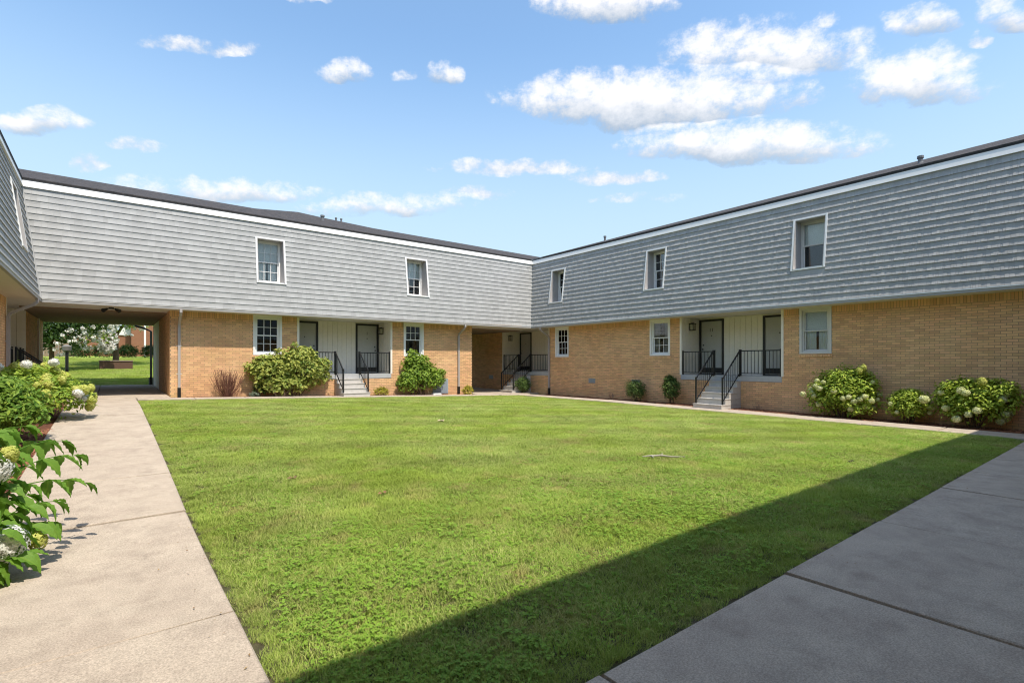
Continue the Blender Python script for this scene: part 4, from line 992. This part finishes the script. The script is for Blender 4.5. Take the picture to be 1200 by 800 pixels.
# ------------------------------------------------------------------ small things on the lawn
def dry_leaf(x, y, s, label, m):
    b = MB(); b.t = []; leaf_add(b, Vector((x,y,g(x,y)+.045)), Vector((.1,-.1,1)), Vector((1,.2,0)), s, s*.6, .5, .2); leaf_add(b, Vector((x+.06,y+.03,g(x,y)+.05)), Vector((-.2,-.2,1)), Vector((.3,1,0)), s*.8, s*.5, .5, .2)
    o = obj('fallen_leaf', b, m, org=(x,y,g(x,y)), fix=False); tag(o, label, 'fallen leaf')
dry_leaf(6.1, 10.5, .22, 'pale dry leaf lying on the far part of the lawn', mat('pale_leaf', (.45,.36,.22), .8))
dry_leaf(1.85, 7.0, .12, 'brown dead leaf on the lawn near the sunny path', mat('brown_leaf', (.20,.13,.06), .8))
dry_leaf(2.5, 5.68, .10, 'small reddish brown leaf on the lawn', mat('rust_leaf', (.24,.13,.06), .8))
b = MB(); pts = [(6.62,5.12),(6.72,5.05),(6.80,5.04),(6.88,4.98),(6.98,4.82),(7.08,4.66)]
b.tube([(x,y,g(x,y)+.045+.010*(i % 2)) for i, (x,y) in enumerate(pts)], [.008,.014,.018,.016,.011,.006], 6); b.tube([(6.74,5.05,g(6.74,5.05)+.05),(6.69,4.98,g(6.7,5)+.06),(6.66,4.94,g(6.7,5)+.05)], [.018,.012,.007], 5); b.tube([(6.9,4.96,g(6.9,5)+.05),(6.99,5.02,g(6.9,5)+.07)], [.014,.006], 5)
tag(obj('stick', b, mat('grey_stick', (.36,.33,.26), .9, var=.2, scale=20), org=(6.8,5.0,.05)), 'short pale grey stick lying in the middle of the lawn', 'stick')
b = MB(); b.t = None
for i in range(5):
    b.tube([(9.02+i*.03, 3.05+random.uniform(-.03,.03), .03),(9.02+i*.03, 3.05+random.uniform(-.03,.03), .13)], [.05,.02], 6)
tag(obj('dirt_clod', b, mat('clod', (.04,.03,.022), .95), org=(9.08,3.05,.03)), 'small dark clod of earth on the shadow edge of the lawn', 'clod')

# ------------------------------------------------------------------ grass
random.seed(99)
SRC = bpy.data.collections.new('grass_sources')
def blade_patch(nm, n, rad, hmin, hmax, wid):
    b = MB(); b.t = []
    for i in range(n):
        a = random.uniform(0, 6.283); r = rad*math.sqrt(random.random()); x, y = r*math.cos(a), r*math.sin(a)
        hh = random.uniform(hmin, hmax); ln = hh*random.uniform(.35, 1.7); la = random.uniform(0, 6.283); ww = wid*random.uniform(.7, 1.3)
        dx, dy = math.cos(la)*ln, math.sin(la)*ln; sx, sy = -math.sin(la)*ww/2, math.cos(la)*ww/2; o = len(b.v)
        b.v += [(x-sx,y-sy,0),(x+sx,y+sy,0),(x+dx*.4+sx*.8,y+dy*.4+sy*.8,hh*.62),(x+dx*.4-sx*.8,y+dy*.4-sy*.8,hh*.62),(x+dx,y+dy,hh)]
        b.f += [(o,o+1,o+2,o+3),(o+3,o+2,o+4)]; tn = random.random()**1.4; b.t += [tn]*5
    me = b.mesh(nm, fix=False); me.materials.append(M_GRASS); o = bpy.data.objects.new(nm, me); SRC.objects.link(o)
def clover_patch(nm, n, rad, big=1.0):
    b = MB(); b.t = []
    for i in range(n):
        a = random.uniform(0, 6.283); r = rad*math.sqrt(random.random()); c = Vector((r*math.cos(a), r*math.sin(a), random.uniform(.02,.052)))
        tn = random.random(); a0 = random.uniform(0, 6.283); tl = Vector((random.uniform(-.35,.35), random.uniform(-.35,.35), 1)).normalized()
        for k in range(3):
            d = Vector((math.cos(a0+k*2.094), math.sin(a0+k*2.094), 0)); s = random.uniform(.010,.018)*big; leaf_add(b, c+d*s, tl, d, s*2.0, s*1.7, tn, .12)
    me = b.mesh(nm, fix=False); me.materials.append(M_CLOVER); o = bpy.data.objects.new(nm, me); SRC.objects.link(o)
for i in range(5): blade_patch('a_blades_%d' % i, 420, .18, .022, .050, .0042)
for i in range(2): clover_patch('b_clover_%d' % i, 48, .20, .6)
clover_patch('c_weed_0', 18, .17, 1.0)
def grass_nodes():
    ng = bpy.data.node_groups.new('grass_scatter', 'GeometryNodeTree'); N = ng.nodes; L = ng.links
    ng.interface.new_socket('Geometry', in_out='INPUT', socket_type='NodeSocketGeometry'); ng.interface.new_socket('Geometry', in_out='OUTPUT', socket_type='NodeSocketGeometry')
    gi = N.new('NodeGroupInput'); go = N.new('NodeGroupOutput'); ip = N.new('GeometryNodeInstanceOnPoints'); ci = N.new('GeometryNodeCollectionInfo')
    ci.inputs[0].default_value = SRC; ci.inputs[1].default_value = True; ci.inputs[2].default_value = True
    def na(n, t):
        a = N.new('GeometryNodeInputNamedAttribute'); a.data_type = t; a.inputs[0].default_value = n; return a.outputs[0]
    L.new(gi.outputs[0], ip.inputs['Points']); L.new(ci.outputs[0], ip.inputs['Instance']); ip.inputs['Pick Instance'].default_value = True
    L.new(na('variant', 'INT'), ip.inputs['Instance Index']); L.new(na('turn', 'FLOAT_VECTOR'), ip.inputs['Rotation']); L.new(na('size', 'FLOAT_VECTOR'), ip.inputs['Scale'])
    L.new(ip.outputs[0], go.inputs[0]); return ng
pts, var, rot, siz = [], [], [], []
def put(x, y, v, s, dz_=-.008):
    pts.append((x, y, g(x, y)+dz_)); var.append(v); rot.append((random.uniform(-.08,.08), random.uniform(-.08,.08), random.uniform(0, 6.28))); siz.append((s, s, s*random.uniform(.8,1.2)))
def vn(x, y):                                              # weediness, patchy
    return .5+.25*math.sin(x*1.7+.6*math.sin(y*1.3))+.25*math.sin(y*2.1+.8*math.sin(x*1.1+2))
y = LY0+.10
while y < LY1-.04:
    x = LX0+.10; sp = .155 if y < 8 else .175
    while x < LX1-.05:
        px, py = x+random.uniform(-.08,.08), y+random.uniform(-.08,.08)
        px = min(max(px, LX0+.05), LX1-.05); py = max(py, LY0+.06)
        edge = min(px-LX0, py-LY0) < .16
        put(px, py, random.randrange(5), random.uniform(.62,.8) if edge else random.uniform(.85,1.12))
        w_ = max(0, 1-(py-1.8)/4.2)*(1.15 if px < 7 else .7)+(.25 if px < 2 else 0)+.06
        if random.random() < w_*(.35+.65*vn(px, py)) and not edge:
            put(px+random.uniform(-.06,.06), py+random.uniform(-.06,.06), 5+random.randrange(2) if random.random() < .78 else 7, random.uniform(.8,1.15))
        x += sp
    y += sp
def edge_row(x0, y0, x1, y1, nx, ny):
    n = int(math.hypot(x1-x0, y1-y0)/.07)
    for i in range(n):
        if random.random() < .14: continue
        t = (i+random.random())/n; o = random.uniform(.015, .075); put(x0+(x1-x0)*t+nx*o, y0+(y1-y0)*t+ny*o, random.randrange(5), random.uniform(.36, .55))
edge_row(LX0, LY0, LX0, LY1, 1, 0); edge_row(LX0, LY0, LX1, LY0, 0, 1); edge_row(LX1, LY0, LX1, LY1, -1, 0); edge_row(LX0, LY1, LX1, LY1, 0, -1)
random.seed(5)
y = 28.9
while y < 52:
    x = -8
    while x < 7:
        put(x+random.uniform(-.2,.2), y+random.uniform(-.2,.2), random.randrange(5), 1.9, -.02); x += .42
    y += .42
me = bpy.data.meshes.new('grass'); me.from_pydata(pts, [], [])
a = me.attributes.new('variant', 'INT', 'POINT'); a.data.foreach_set('value', var)
a = me.attributes.new('turn', 'FLOAT_VECTOR', 'POINT'); a.data.foreach_set('vector', [c for r_ in rot for c in r_])
a = me.attributes.new('size', 'FLOAT_VECTOR', 'POINT'); a.data.foreach_set('vector', [c for r_ in siz for c in r_])
go = bpy.data.objects.new('grass', me); COL.objects.link(go); go['kind'] = 'stuff'
md = go.modifiers.new('scatter', 'NODES'); md.node_group = grass_nodes()
me.materials.append(M_GRASS)
